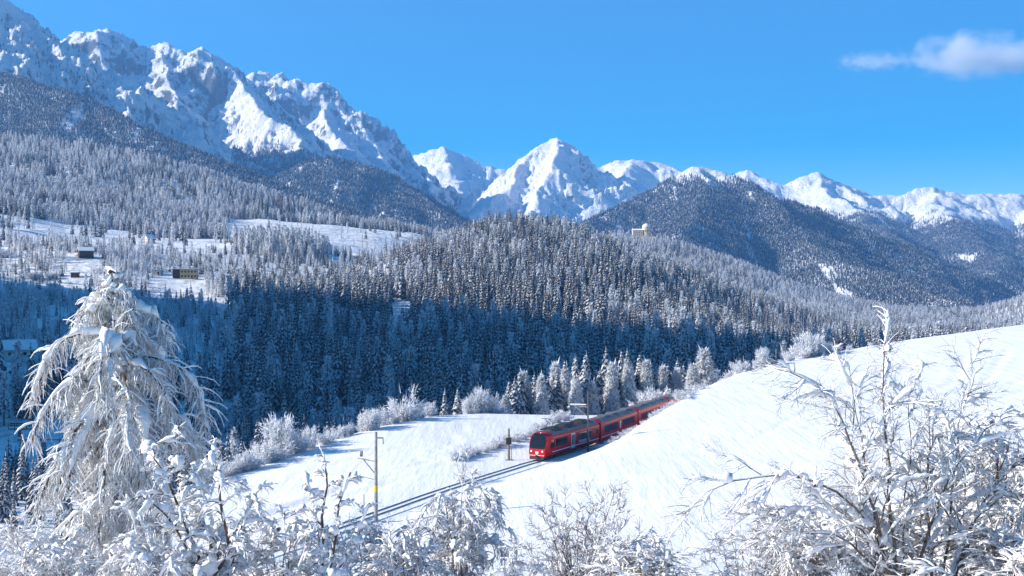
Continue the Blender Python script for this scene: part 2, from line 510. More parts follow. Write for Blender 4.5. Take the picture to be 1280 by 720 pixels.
def far_h(X, Y, base):
    """ridges with gullied flanks; also returns how rocky the ground is"""
    wx = X + 160 * fbm(X / 900, Y / 900, 3, seed=21); wy = Y + 160 * fbm(X / 900, Y / 900, 3, seed=25)
    rg = ridged(wx / 620, wy / 620, 6, 0.52, seed=31)
    jag = 0.9 - 2.2 * ridged(X / 75, Y / 75, 4, 0.6, seed=41)
    H = base.copy(); RK = np.zeros_like(H)
    wa = smooth(3000, 6000, Y)
    dx = wa * (95 * fbm(X / 420, Y / 420, 4, 0.55, seed=61)); dy = wa * (160 * fbm(X / 420, Y / 420, 4, 0.55, seed=66))
    fine = 0.65 * ridged(wx / 230, wy / 230, 5, 0.6, seed=71) + 0.35 * ridged(wx / 80, wy / 80, 3, 0.55, seed=77)
    for P, s, rock, jg in RIDGES:
        big = P[:, 1].min() > 4400
        best = np.full(X.shape, -1e9); bd = np.zeros_like(X)
        lo = P[:, :2].min(0) - 2600; hi = P[:, :2].max(0) + 2600
        w = (X > lo[0]) & (X < hi[0]) & (Y > lo[1]) & (Y < hi[1])
        if not w.any(): continue
        x, y = X[w] + dx[w], Y[w] + dy[w]
        bz = np.full(x.shape, -1e9); bq = np.zeros_like(x)
        for a, b in zip(P[:-1], P[1:]):
            d = b[:2] - a[:2]
            t = np.clip(((x - a[0]) * d[0] + (y - a[1]) * d[1]) / (d @ d), 0, 1)
            q = np.hypot(x - a[0] - t * d[0], y - a[1] - t * d[1])
            z = a[2] + t * (b[2] - a[2]) - s * q + 0.00006 * q * q * (s > 0.5)
            u = z > bz
            bz = np.where(u, z, bz); bq = np.where(u, q, bq)
        amp = (0.34 if s > 0.6 else 0.24) if big else 0.10
        rr = rg[w]
        bz = bz - amp * np.minimum(bq, 900) * rr * 1.5 + amp * np.minimum(bq, 900) * 0.35
        if big: bz = bz - (150 if s > 0.7 else (80 if s > 0.55 else 34)) * (fine[w] - 0.3) * smooth(0, 220, bq)
        bz = bz + jg * (1.0 if s > 0.6 else 0.5) * jag[w] * (0.30 + 0.70 * smooth(0, 120, bq))
        h = H[w]; u = bz > h
        H[w] = np.where(u, bz, h)
        k = RK[w]; RK[w] = np.where(u, rock, k)
    return H, RK


def mid_h(X, Y):
    u = X / np.maximum(Y, 1)
    b = rbf(u, Y)
    b = b + 7 * fbm(X / 170, Y / 170, 4, seed=51) * smooth(350, 900, Y) + 1.2 * fbm(X / 25, Y / 25, 3, seed=55)
    b = np.where(Y > 3000, b - (Y - 3000) * 0.03, b)
    return b


def H_all(X, Y):
    b = mid_h(X, Y)
    far, rk = far_h(X, Y, b)
    return far, rk


def H_pt(x, y):
    """ground at a few points, meadow side included"""
    x, y = np.atleast_1d(np.asarray(x, float)), np.atleast_1d(np.asarray(y, float))
    z, _ = H_all(x, y)
    nr = near_h(x, y)
    return np.where((y < 420) & (np.abs(x) < 330), np.maximum(z, nr), z)


def grid_faces(n, m):
    i = np.arange((n - 1) * (m - 1)); r, c = i // (m - 1), i % (m - 1)
    a = r * m + c
    return np.stack([a, a + 1, a + m + 1, a + m], 1)


def sheet(name, X, Y, Z, material, attr=None):
    n, m = X.shape
    me = np_mesh(name, np.stack([X, Y, Z], -1).reshape(-1, 3), grid_faces(n, m), material, smooth=True)
    if attr is not None:
        a = me.attributes.new('rocky', 'FLOAT', 'POINT')
        a.data.foreach_set('value', np.ascontiguousarray(attr, np.float32).ravel())
    o = link(name, me)
    tag(o, kind='structure')
    return o


# meadow slope: fine in the view, coarse behind
xs = np.concatenate([np.arange(-330, -70, 4.0), np.arange(-70, 130, 0.8), np.arange(130, 332, 3.0)])
ys = np.concatenate([np.arange(-120, 85, 3.0), np.arange(85, 275, 0.8), np.arange(275, 420, 3.0)])
Xg, Yg = np.meshgrid(xs, ys)
Zg = near_h(Xg, Yg)
sheet('meadow_slope', Xg, Yg, Zg, M['meadow'])

us = np.concatenate([np.linspace(-1.6, -0.62, 60, endpoint=False), np.linspace(-0.62, 0.56, 360)])
Yv = np.exp(np.linspace(math.log(215), math.log(3050), 320))
U, Yg = np.meshgrid(us, Yv); Xg = U * Yg
Zm, Rm = H_all(Xg, Yg)
nr = near_h(np.clip(Xg, -330, 330), np.clip(Yg, -100, 418))
inside = (Yg < 400) & (np.abs(Xg) < 320)
Zm = np.where(inside & (nr > Zm - 4), Zm - 6, Zm)
sheet('valley_ground', Xg, Yg, Zm, M['valley'])
MID = (us, np.log(Yv), Zm)

us = np.concatenate([np.linspace(-0.60, -0.43, 40, endpoint=False), np.linspace(-0.43, 0.43, 760), np.linspace(0.43, 0.56, 30)[1:]])
Yv = np.exp(np.linspace(math.log(3030), math.log(12500), 465))
U, Yg = np.meshgrid(us, Yv); Xg = U * Yg
Zf, Rf = H_all(Xg, Yg)
sheet('mountain_range', Xg, Yg, Zf, M['mountain'], Rf)
FAR = (us, np.log(Yv), Zf)


def grid_lookup(G, X, Y):
    us, ly, Z = G
    u = X / Y
    i = np.clip(np.searchsorted(us, u) - 1, 0, len(us) - 2)
    l = np.log(Y)
    j = np.clip(np.searchsorted(ly, l) - 1, 0, len(ly) - 2)
    a = np.clip((u - us[i]) / (us[i + 1] - us[i]), 0, 1); b = np.clip((l - ly[j]) / (ly[j + 1] - ly[j]), 0, 1)
    return (Z[j, i] * (1 - a) + Z[j, i + 1] * a) * (1 - b) + (Z[j + 1, i] * (1 - a) + Z[j + 1, i + 1] * a) * b


def ground(X, Y):
    X = np.atleast_1d(np.asarray(X, float)); Y = np.atleast_1d(np.asarray(Y, float))
    Z = np.where(Y < 3040, grid_lookup(MID, X, np.maximum(Y, 216)), grid_lookup(FAR, X, Y))
    w = (Y < 415) & (np.abs(X) < 325)
    if w.any():
        Z = np.array(Z)
        Z[w] = np.maximum(np.where(Y[w] > 216, Z[w], -99), near_h(X[w], Y[w]))
    return Z


# skyline seen so far, per direction (for leaving out trees that nothing shows)
VU = np.linspace(-0.5, 0.5, 701)
VY = np.exp(np.linspace(math.log(90), math.log(12000), 620))
vX = VU[None] * VY[:, None]; vYY = np.repeat(VY[:, None], len(VU), 1)
vz = ground(vX, vYY)
vT = vz / vYY
vMax = np.maximum.accumulate(vT, 0)


def visible(X, Y, ztop, slack=0.0):
    i = np.clip(np.round((X / Y + 0.5) * 700).astype(int), 0, 700)
    j = np.clip(np.searchsorted(VY, Y) - 2, 0, len(VY) - 1)
    return ztop / Y > vMax[j, i] - slack

# ================================================================== conifers
def spruce_arrays(r, h, rad, levels, nb, snow_w, droop, segs=2, ragged=0.25, tip=0.0):
    """drooping boughs in whorls: needle strips (material 0) with a snow pad on each (material 1)"""
    V, F, MI = [], [], []
    def quad_strip(P, side, w, mi):
        base = len(V)
        for p, ww in zip(P, w):
            V.append(p - side * ww); V.append(p + side * ww)
        for k in range(len(P) - 1):
            a = base + 2 * k
            F.append((a, a + 1, a + 3, a + 2)); MI.append(mi)
    z0 = 0.10 * h
    for L in range(levels):
        f = (L + 0.5 * r.random()) / levels
        z = z0 + (h * 0.97 - z0) * f ** 0.92
        rr = rad * (1 - f) ** 0.85 * (0.85 + 0.3 * r.random()) + 0.06 * rad
        n = max(3, int(round(nb * (1 - 0.55 * f))))
        a0 = r.random() * 6.28
        for k in range(n):
            a = a0 + 6.283 * k / n + r.normal() * 0.15
            q = rr * (1 - ragged * r.random())
            d = np.array([math.cos(a), math.sin(a), 0.0]); s = np.array([-d[1], d[0], 0.0])
            dr = droop * (0.7 + 0.6 * r.random())
            P = []
            for i in range(segs + 1):
                u = i / segs
                P.append(np.array([0, 0, z]) + d * q * u + np.array([0, 0, 1.0]) * (q * (0.12 * u - dr * u * u)))
            wmax = q * (0.30 + 0.12 * r.random()) + 0.05
            prof = [0.45, 1.0, 0.30] if segs == 2 else ([0.4, 0.95, 0.85, 0.22] if segs == 3 else [0.6, 0.35])
            quad_strip(P, s, [wmax * c for c in prof], 0)
            # needles that hang from the bough
            hang = [p + np.array([0, 0, -0.22 * q * (0.6 + 0.8 * r.random()) * (0.4 + i)]) * (1 if i else 0.4) for i, p in enumerate(P)]
            base = len(V)
            for p, hh in zip(P, hang): V.append(p); V.append(hh)
            for i in range(len(P) - 1):
                F.append((base + 2 * i, base + 2 * i + 1, base + 2 * i + 3, base + 2 * i + 2)); MI.append(0)
            if r.random() < 0.92:
                sw = snow_w * (0.6 + 0.7 * r.random())
                up = np.array([0, 0, 0.05 * rad + 0.02 * q])
                quad_strip([p + up * (1 + 0.3 * r.normal()) for p in P], s, [wmax * sw * c for c in prof], 1)
    # leader
    base = len(V)
    for k in range(3):
        a = 2.1 * k
        V.append(np.array([math.cos(a) * 0.05 * rad, math.sin(a) * 0.05 * rad, h * 0.9]))
    V.append(np.array([0, 0, h * (1.02 + tip)]))
    T = [(base, base + 1, base + 3), (base + 1, base + 2, base + 3), (base + 2, base, base + 3)]
    return np.array(V), np.array(F), np.array(T), np.array(MI + [1, 1, 0])


def trunk_arrays(h, r0, n=5):
    ang = np.arange(n) * 6.283 / n
    rings = []
    for z, rr in ((-0.8, r0 * 1.25), (0.08 * h, r0), (0.9 * h, r0 * 0.25)):
        rings.append(np.stack([np.cos(ang) * rr, np.sin(ang) * rr, np.full(n, z)], 1))
    V = np.vstack(rings)
    F = [(k * n + i, k * n + (i + 1) % n, (k + 1) * n + (i + 1) % n, (k + 1) * n + i) for k in range(2) for i in range(n)]
    return V, np.array(F)


def spruce_meshes(name, seed, h, rad, levels, nb, snow_w, droop, segs, needles, snow, whole=False, ragged=0.25):
    r = np.random.default_rng(seed)
    V, F, T, MI = spruce_arrays(r, h, rad, levels, nb, snow_w, droop, segs, ragged)
    tv, tf = trunk_arrays(h, 0.018 * h)
    if whole:
        n = len(V)
        return np_mesh(name, np.vstack([V, tv]), [F, T, tf + n], [needles, snow, M['bark']], np.concatenate([MI, np.full(len(tf), 2)]))
    crown = np_mesh(name + '_crown', V, [F, T], [needles, snow], MI)
    trunk = np_mesh(name + '_trunk', tv, tf, M['bark'])
    return crown, trunk


def far_tree(name, seed, h, rad, tiers, needles, snow, p_snow):
    """few-faced tree for slopes where a crown is a handful of pixels"""
    r = np.random.default_rng(seed)
    V, F, MI = [], [], []
    for L in range(tiers):
        f = L / tiers
        zt = h * (0.12 + 0.88 * (f + 1.55 / tiers)) if L < tiers - 1 else h
        zb = h * (0.08 + 0.86 * f)
        rr = rad * (1 - f) ** 0.8
        c = len(V); V.append((0, 0, min(zt, h)))
        n = 7
        a0 = r.random() * 6
        for k in range(n):
            a = a0 + 6.283 * k / n
            q = rr * (1 if k % 2 else 0.62) * (0.8 + 0.4 * r.random())
            V.append((math.cos(a) * q, math.sin(a) * q, zb - (0.05 * h if k % 2 else 0) * r.random()))
        for k in range(n):
            F.append((c, c + 1 + k, c + 1 + (k + 1) % n)); MI.append(1 if r.random() < p_snow else 0)
    return np_mesh(name, np.array(V), np.array(F), [needles, snow], np.array(MI))


def larch_arrays(r, h, rad, n):
    """rimed larch: a soft spire of fine upswept and hanging sprays"""
    f = r.random(n) ** 0.8
    z = h * (0.12 + 0.86 * f)
    q = rad * (1 - f) ** 0.75 * np.sqrt(r.random(n) * 0.85 + 0.15) + 0.03 * rad
    a = r.random(n) * 6.283
    c = np.stack([np.cos(a) * q, np.sin(a) * q, z], 1)
    L = (0.10 + 0.12 * r.random(n)) * rad * 2.0
    d = np.stack([np.cos(a) * 0.8, np.sin(a) * 0.8, r.normal(size=n) * 0.55 - 0.15], 1)
    s = np.stack([-np.sin(a), np.cos(a), r.normal(size=n) * 0.6], 1)
    s *= (0.10 + 0.10 * r.random(n))[:, None] * rad
    A = c - s; B = c + s; C = c + d * L[:, None] * 1.4
    V = np.stack([A, B, C], 1).reshape(-1, 3)
    F = np.arange(3 * n).reshape(n, 3)
    return V, F


def larch_meshes(name, seed, h, rad, n, m1, m2, frac=0.25, whole=False):
    r = np.random.default_rng(seed)
    V, F = larch_arrays(r, h, rad, n)
    mi = (r.random(n) < frac).astype(int)
    tv, tf = trunk_arrays(h, 0.016 * h)
    if whole:
        return np_mesh(name, np.vstack([V, tv]), [F, tf + len(V)], [m1, m2, M['bark']], np.concatenate([mi, np.full(len(tf), 2)]))
    return np_mesh(name + '_crown', V, F, [m1, m2], mi), np_mesh(name + '_trunk', tv, tf, M['bark'])


# kinds: snowy = more snow on the boughs, sombre = less
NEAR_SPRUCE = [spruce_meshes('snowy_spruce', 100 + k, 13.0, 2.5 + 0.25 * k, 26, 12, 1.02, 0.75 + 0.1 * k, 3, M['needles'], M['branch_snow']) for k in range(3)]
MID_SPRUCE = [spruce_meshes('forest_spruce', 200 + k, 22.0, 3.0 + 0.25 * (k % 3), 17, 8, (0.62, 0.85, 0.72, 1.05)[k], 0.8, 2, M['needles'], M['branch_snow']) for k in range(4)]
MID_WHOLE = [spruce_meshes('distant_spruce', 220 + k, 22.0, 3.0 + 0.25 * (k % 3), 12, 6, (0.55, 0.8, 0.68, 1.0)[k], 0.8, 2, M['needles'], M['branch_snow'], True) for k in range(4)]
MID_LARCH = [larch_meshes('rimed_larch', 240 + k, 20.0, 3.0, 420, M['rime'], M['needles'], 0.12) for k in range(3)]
MID_LARCH_W = [larch_meshes('distant_larch', 250 + k, 20.0, 3.2, 260, M['rime'], M['needles'], 0.12, True) for k in range(2)]
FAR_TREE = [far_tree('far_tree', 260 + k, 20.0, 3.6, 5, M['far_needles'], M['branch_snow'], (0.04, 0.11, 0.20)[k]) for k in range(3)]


def tree_obj(name, pair, loc, s, rz, label, group, cat='tree', part='crown', sz=1.0):
    e = empty(name, loc, rz, 1.0)
    e.scale = (s * sz, s * sz, s)
    link(part, pair[0], e); link('trunk', pair[1], e)
    tag(e, label, cat, group)
    return e


# ---------------- where trees stand in the valley
def forest_density(X, Y):
    """0..1 chance of a tree, and how rimed (0 spruce .. 1 larch)"""
    px = X / Y * FPX + 640
    n = fbm(X / 120, Y / 120, 3, seed=81); n2 = fbm(X / 40, Y / 40, 3, seed=85)
    d = np.ones_like(X)
    left = smooth(330, 250, px + 40 * n)
    village = left * smooth(560, 640, Y) * smooth(1300, 1210, Y)
    d = np.where(village > 0.3, 0.34 + 0.6 * (n2 > 0.05), d)
    d = np.where((left > 0.3) & (Y < 640), 0.62, d)
    field = (px < 300 + 60 * n) & (Y > 1215 + 70 * n2) & (Y < 1540 - 0.10 * np.maximum(px, 0) + 60 * n)
    d = np.where(field, 0.02 + 0.45 * (n2 > 0.36), d)
    field2 = (px > 285) & (px < 560 + 40 * n) & (Y > 1430 + 60 * n2) & (Y < 1960)
    d = np.where(field2, 0.03, d)
    grove = (np.hypot((px - 352) / 62, (Y - 1360) / 110) < 1)
    d = np.where(grove, 1.0, d)
    around = (px > 285) & (px < 440) & (Y > 1180) & (Y < 1450) & ~grove
    d = np.where(around, 0.30, d)
    d = np.where((px > 280) & (px < 500 + 30 * n) & (Y > 1020 + 80 * n2) & (Y < 1440) & ~grove, 0.28 + 0.5 * (n2 > 0.25), d)
    clear = np.hypot((px - 500 + 14 * n2) / 13, (Y - 860) / 60) < 1
    d = np.where(clear, 0.0, d)
    for cx, cy, rx, ry in ((345, 525, 26, 40), (300, 540, 20, 30), (240, 545, 26, 40), (560, 700, 10, 45), (610, 640, 8, 40), (430, 560, 9, 40), (520, 560, 9, 40), (955, 830, 7, 60), (770, 640, 10, 40)):
        d = np.where(np.hypot((px - cx + 5 * n2) / rx, (Y - cy) / ry) < 1, 0.05, d)
    rim = np.clip(0.10 + 0.55 * n + 0.35 * smooth(1000, 1500, Y), 0.02, 0.8)
    rim = np.where((px > 830) & (Y > 1300), np.clip(0.45 + 0.6 * n, 0.1, 0.95), rim)
    rim = np.where((px < 345) & (Y > 1480), np.clip(0.55 + 0.5 * n, 0.15, 0.9), rim)
    rim = np.where(grove, 0.95, rim)
    d = np.where(Y < 420, d * smooth(14, 30, seg_dist(X, Y, EDGE, True)) * 0.8, d)
    d = np.where((px > 1000) & (Y < 600), 0, d)
    rim = np.where(village > 0.3, np.clip(0.62 + n2, 0.2, 0.9), rim)
    gap = fbm(X / 34 + 9, Y / 34, 3, seed=141)
    d = np.where((gap > 0.34) & ~grove, d * 0.15, d)
    return d, rim


r = np.random.default_rng(77)
PTS = []     # X, Y, Z, scale, rot, kind(0 spruce 1 larch)
for (y0, y1, step) in ((255, 900, 6.9), (900, 1500, 6.9), (1500, 3000, 7.8)):
    ua, ub = -0.56, 0.52
    for y in np.arange(y0, y1, step):
        xs_ = np.arange(ua * y, ub * y, step)
        X = xs_ + r.uniform(-0.5, 0.5, len(xs_)) * step * 0.95
        Y = y + r.uniform(-0.5, 0.5, len(xs_)) * step * 0.95
        d, rim = forest_density(X, Y)
        k = r.random(len(X)) < d
        if not k.any(): continue
        X, Y, rim = X[k], Y[k], rim[k]
        Z = ground(X, Y)
        big = np.interp(Y, [250, 420, 560, 900, 1400, 3000], [0.6, 0.8, 1.2, 1.12, 0.95, 0.9])
        pxx = X / Y * FPX + 640
        big = big * np.interp(pxx, [850, 1000], [1.0, 0.72])
        big = np.where((pxx > 280) & (pxx < 490) & (Y > 1000) & (Y < 1440) & (np.hypot((pxx - 352) / 62, (Y - 1360) / 110) > 1), 0.62, big)
        big = np.where((pxx < 280) & (Y > 600) & (Y < 1300), 0.60, big)
        s = big * (0.42 + 0.72 * r.random(len(X)) ** 0.7) * (1 + 0.25 * fbm(X / 60, Y / 60, 2, seed=131))
        kind = (r.random(len(X)) < rim * 0.9).astype(float)
        PTS.append(np.stack([X, Y, Z, s, r.random(len(X)) * 6.283, kind], 1))
PTS = np.vstack(PTS)
px_ = PTS[:, 0] / PTS[:, 1] * FPX + 640
# nothing grows in the houses
HOUSES = [(228, 1030, 17), (105, 1080, 12), (93, 1000, 8), (185, 1350, 14), (25, 650, 10), (450, 1480, 16), (800, 2600, 48), (50, 480, 22), (205, 1040, 8)]
hx = np.array([((a - 640) / FPX * b, b, c) for a, b, c in HOUSES])
ok = np.ones(len(PTS), bool)
for x, y, q in hx:
    ok &= np.hypot(PTS[:, 0] - x, PTS[:, 1] - y) > q
    front = (np.abs(PTS[:, 0] - x * PTS[:, 1] / y) < q * 1.05) & (PTS[:, 1] < y) & (PTS[:, 1] > y - 90)
    ok &= ~front
ok &= visible(PTS[:, 0], PTS[:, 1], PTS[:, 2] + 20 * PTS[:, 3], 0.004)
PTS = PTS[ok]
PTS = PTS[np.argsort(PTS[:, 1])]
inframe = np.abs(PTS[:, 0] / PTS[:, 1]) < 0.405
vis = visible(PTS[:, 0], PTS[:, 1], PTS[:, 2] + 9 * PTS[:, 3])

N_SPRUCE, N_LARCH = 262, 150
idx_s = np.where(inframe & vis & (PTS[:, 5] == 0))[0][:N_SPRUCE]
idx_l = np.where(inframe & vis & (PTS[:, 5] == 1))[0]
pl = PTS[idx_l, 0] / PTS[idx_l, 1] * FPX + 640
gro = np.hypot((pl - 352) / 62, (PTS[idx_l, 1] - 1360) / 110) < 1
idx_g = idx_l[gro][:90]
idx_l = idx_l[~gro][:N_LARCH]
own = np.zeros(len(PTS), bool)
own[idx_s] = own[idx_l] = own[idx_g] = True
for i in idx_s:
    X, Y, Z, s, a, k = PTS[i]
    p = X / Y * FPX + 640
    if p < 262: lab, gr = 'tall dark spruce with snowy boughs in the shaded gorge by the footbridge', 'spruces in the shaded gorge'
    else: lab, gr = 'tall dark spruce with snowy boughs in the forest across the gorge', 'spruces in the forest across the gorge'
    tree_obj('spruce_tree', MID_SPRUCE[i % 4], (X, Y, Z - 0.3), s, a, lab, gr)
for i in idx_l:
    X, Y, Z, s, a, k = PTS[i]
    tree_obj('larch_tree', MID_LARCH[i % 3], (X, Y, Z - 0.3), s, a, 'pale rimed larch standing among dark spruces across the gorge', 'rimed larches among the spruces')
for i in idx_g:
    X, Y, Z, s, a, k = PTS[i]
    tree_obj('larch_tree', MID_LARCH[i % 3], (X, Y, Z - 0.3), s * 1.05, a, 'rimed larch in the round white grove beside the snowy fields', 'larches of the round grove')


# ---------------- everything farther back: one forest, instanced
def scatter_group(name, meshes):
    """node group: place mesh variants on points that carry size, turn and variant"""
    ng = bpy.data.node_groups.new(name, 'GeometryNodeTree')
    ng.interface.new_socket('Geometry', in_out='INPUT', socket_type='NodeSocketGeometry')
    ng.interface.new_socket('Geometry', in_out='OUTPUT', socket_type='NodeSocketGeometry')
    N, L = ng.nodes, ng.links
    gi, go = N.new('NodeGroupInput'), N.new('NodeGroupOutput')
    join = N.new('GeometryNodeJoinGeometry')
    def attr(nm, typ):
        a = N.new('GeometryNodeInputNamedAttribute'); a.data_type = typ
        a.inputs['Name'].default_value = nm
        return a
    a_s, a_r, a_k = attr('size', 'FLOAT_VECTOR'), attr('turn', 'FLOAT_VECTOR'), attr('variant', 'INT')
    for i, ob in enumerate(meshes):
        oi = N.new('GeometryNodeObjectInfo'); oi.inputs['Object'].default_value = ob
        oi.transform_space = 'ORIGINAL'
        oi.inputs['As Instance'].default_value = True
        cmp = N.new('FunctionNodeCompare'); cmp.data_type = 'INT'; cmp.operation = 'EQUAL'
        L.new(a_k.outputs[0], cmp.inputs[2]); cmp.inputs[3].default_value = i
        iop = N.new('GeometryNodeInstanceOnPoints')
        L.new(gi.outputs[0], iop.inputs['Points'])
        L.new(cmp.outputs[0], iop.inputs['Selection'])
        L.new(oi.outputs['Geometry'], iop.inputs['Instance'])
        L.new(a_r.outputs[0], iop.inputs['Rotation'])
        L.new(a_s.outputs[0], iop.inputs['Scale'])
        L.new(iop.outputs[0], join.inputs[0])
    L.new(join.outputs[0], go.inputs[0])
    return ng


def forest(name, P, S, A, K, protos, label):
    me = bpy.data.meshes.new(name)
    me.vertices.add(len(P))
    me.vertices.foreach_set('co', np.ascontiguousarray(P, np.float32).ravel())
    a = me.attributes.new('size', 'FLOAT_VECTOR', 'POINT'); a.data.foreach_set('vector', np.ascontiguousarray(S, np.float32).ravel())
    rot = np.zeros((len(P), 3), np.float32); rot[:, 2] = A
    a = me.attributes.new('turn', 'FLOAT_VECTOR', 'POINT'); a.data.foreach_set('vector', rot.ravel())
    a = me.attributes.new('variant', 'INT', 'POINT'); a.data.foreach_set('value', np.ascontiguousarray(K, np.int32))
    o = link(name, me)
    md = o.modifiers.new('trees', 'NODES')
    md.node_group = scatter_group(name + '_scatter', protos)
    tag(o, label, 'forest', kind='stuff')
    return o


def proto(me):
    return bpy.data.objects.new(me.name, me)      # never linked to the scene


PW = [proto(q) for q in MID_WHOLE]; PL = [proto(q) for q in MID_LARCH_W]; PF = [proto(q) for q in FAR_TREE]
rest = PTS[~own]
kk = np.where(rest[:, 5] == 1, 4 + (np.arange(len(rest)) % 2), (rest[:, 4] * 7).astype(int) % 4)
S3 = np.stack([rest[:, 3]] * 3, 1)
forest('valley_forest', rest[:, :3] - (0, 0, 0.3), S3, rest[:, 4], kk, PW + PL, 'dense snow-dusted conifer forest covering the wooded knoll and valley')


# far slopes: below the tree line, thinning upwards
def far_forest(y0, y1, step):
    out = []
    for y in np.exp(np.arange(math.log(y0), math.log(y1), step / ((y0 + y1) / 2))):
        st = step
        X = np.arange(-0.54 * y, 0.52 * y, st)
        X = X + r.uniform(-0.5, 0.5, len(X)) * st
        Y = y + r.uniform(-0.5, 0.5, len(X)) * st
        Y = np.maximum(Y, 3045)
        Z = ground(X, Y)
        px = X / Y * FPX + 640
        n = fbm(X / 260, Y / 260, 4, seed=91)
        line = np.interp(px, [-100, 0, 330, 560, 640, 700, 800, 880, 960, 1000, 1100, 1280, 1400],
                         [900, 900, 760, 420, 330, 330, 470, 480, 520, 500, 470, 420, 420])
        line = np.where((Y > 4900) & (Y < 6600) & (px < 130), 1500, line)
        line = np.where((Y > 5000) & (px >= 130) & (px < 290), 480, line)
        d = smooth(line + 60, line - 110, Z + 110 * n) * np.clip(1.1 + 0.9 * n, 0.6, 1)
        d = np.where((Y > 4900) & (Y < 6600) & (px < 130), d * (0.05 + 0.5 * np.clip(0.15 + n, 0, 1)) * smooth(1500, 700, Z), d)
        gx = fbm(X / 90, Y / 700, 3, seed=95)
        d = np.where(gx > 0.42, d * 0.15, d)
        k = r.random(len(X)) < d
        X, Y, Z = X[k], Y[k], Z[k]
        v = visible(X, Y, Z + 22, 0.001)
        out.append(np.stack([X[v], Y[v], Z[v]], 1))
    return np.vstack(out)


P1 = far_forest(3050, 4700, 6.9); P2 = far_forest(4700, 9000, 9.6)
P = np.vstack([P1, P2]); nP = len(P)
sz = np.concatenate([0.65 + 0.4 * r.random(len(P1)), 0.95 + 0.4 * r.random(len(P2))])
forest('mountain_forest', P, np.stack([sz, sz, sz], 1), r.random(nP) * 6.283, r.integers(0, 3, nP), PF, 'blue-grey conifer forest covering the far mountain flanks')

# ================================================================== railway
M['rail'] = mat('rail_steel', (0.16, 0.14, 0.13), 0.45, 0.8)
m = mat('dark_ballast', (0.10, 0.095, 0.10), 0.9); t = NT(m)
n = t.noise(t.pos(), 2.5, 4, 0.7)
rr_ = t.ramp(n.outputs[0], [(0.30, (0.40, 0.40, 0.41)), (0.46, (0.82, 0.82, 0.83))])
t.l.new(rr_.outputs[0], t.b.inputs['Base Color'])
M['ballast'] = m
m = mat('train_red', (0.5, 0.006, 0.012), 0.35, spec=0.2); t = NT(m)
n = t.noise(t.pos(), 0.8, 4, 0.6)
rr_ = t.ramp(n.outputs[0], [(0.35, (0.42, 0.005, 0.010)), (0.7, (0.54, 0.007, 0.014))])
t.l.new(rr_.outputs[0], t.b.inputs['Base Color'])
M['red'] = m
M['bright_red'] = mat('train_trim_red', (0.70, 0.06, 0.035), 0.35)
m = mat('train_roof_grey', (0.16, 0.165, 0.17), 0.6); t = NT(m)
n = t.noise(t.pos(), 1.3, 4, 0.6)
rr_ = t.ramp(n.outputs[0], [(0.35, (0.10, 0.105, 0.11)), (0.7, (0.23, 0.23, 0.235))])
t.l.new(rr_.outputs[0], t.b.inputs['Base Color'])
M['roof'] = m
M['glass'] = mat('tinted_glass', (0.014, 0.017, 0.022), 0.06, spec=0.6)
M['dark'] = mat('underframe_dark', (0.025, 0.025, 0.027), 0.6)
M['white'] = mat('white_paint', (0.78, 0.78, 0.78), 0.4)
M['silver'] = mat('door_silver', (0.55, 0.56, 0.58), 0.35, 0.3)
M['lamp'] = mat('headlamp_glass', (0.9, 0.88, 0.8), 0.1)
M['amber'] = mat('amber_lamp', (0.8, 0.25, 0.02), 0.3)


class MB:
    """collects boxes, bars and lofts into one mesh"""
    def __init__(self): self.V = []; self.F = []
    def add(self, V, F):
        b = len(self.V); self.V += [tuple(v) for v in V]; self.F += [tuple(i + b for i in f) for f in F]; return self
    def box(self, x0, x1, y0, y1, z0, z1):
        return self.add([(x0, y0, z0), (x1, y0, z0), (x1, y1, z0), (x0, y1, z0), (x0, y0, z1), (x1, y0, z1), (x1, y1, z1), (x0, y1, z1)],
                        [(0, 3, 2, 1), (4, 5, 6, 7), (0, 1, 5, 4), (1, 2, 6, 5), (2, 3, 7, 6), (3, 0, 4, 7)])
    def bar(self, a, b, r, n=6, r2=None):
        a, b = Vector(a), Vector(b); d = (b - a).normalized()
        u = d.orthogonal().normalized(); v = d.cross(u)
        V = []
        for p, q in ((a, r), (b, r if r2 is None else r2)):
            for k in range(n):
                c = 6.28318 * k / n
                V.append(p + u * math.cos(c) * q + v * math.sin(c) * q)
        F = [(k, (k + 1) % n, n + (k + 1) % n, n + k) for k in range(n)]
        F += [tuple(reversed(range(n))), tuple(range(n, 2 * n))]
        return self.add(V, F)
    def loft(self, rings, caps=True, closed=True):
        n = len(rings[0]); V = [p for q in rings for p in q]; F = []
        for k in range(len(rings) - 1):
            for i in range(n if closed else n - 1):
                j = (i + 1) % n
                F.append((k * n + i, k * n + j, (k + 1) * n + j, (k + 1) * n + i))
        if caps: F += [tuple(reversed(range(n))), tuple(range((len(rings) - 1) * n, len(rings) * n))]
        return self.add(V, F)
    def build(self, name, material, parent=None, smooth=False, bevel=0.0, loc=None):
        me = bpy.data.meshes.new(name)
        me.from_pydata(self.V, [], self.F); me.materials.append(material)
        bm = bmesh.new(); bm.from_mesh(me)
        bmesh.ops.recalc_face_normals(bm, faces=bm.faces)
        if bevel: bmesh.ops.bevel(bm, geom=list(bm.edges), offset=bevel, segments=1, affect='EDGES')
        bm.to_mesh(me); bm.free()
        if smooth:
            me.polygons.foreach_set('use_smooth', [True] * len(me.polygons))
        return link(name, me, parent, loc)


# rails in their cleared grooves
fine, _ = poly_sample(TRACK, 0.8)
tan = np.gradient(fine, axis=0); tan /= np.linalg.norm(tan, axis=1)[:, None]
nor = np.stack([-tan[:, 1], tan[:, 0]], 1)
sel = (fine[:, 1] > 60) & (fine[:, 1] < 260)


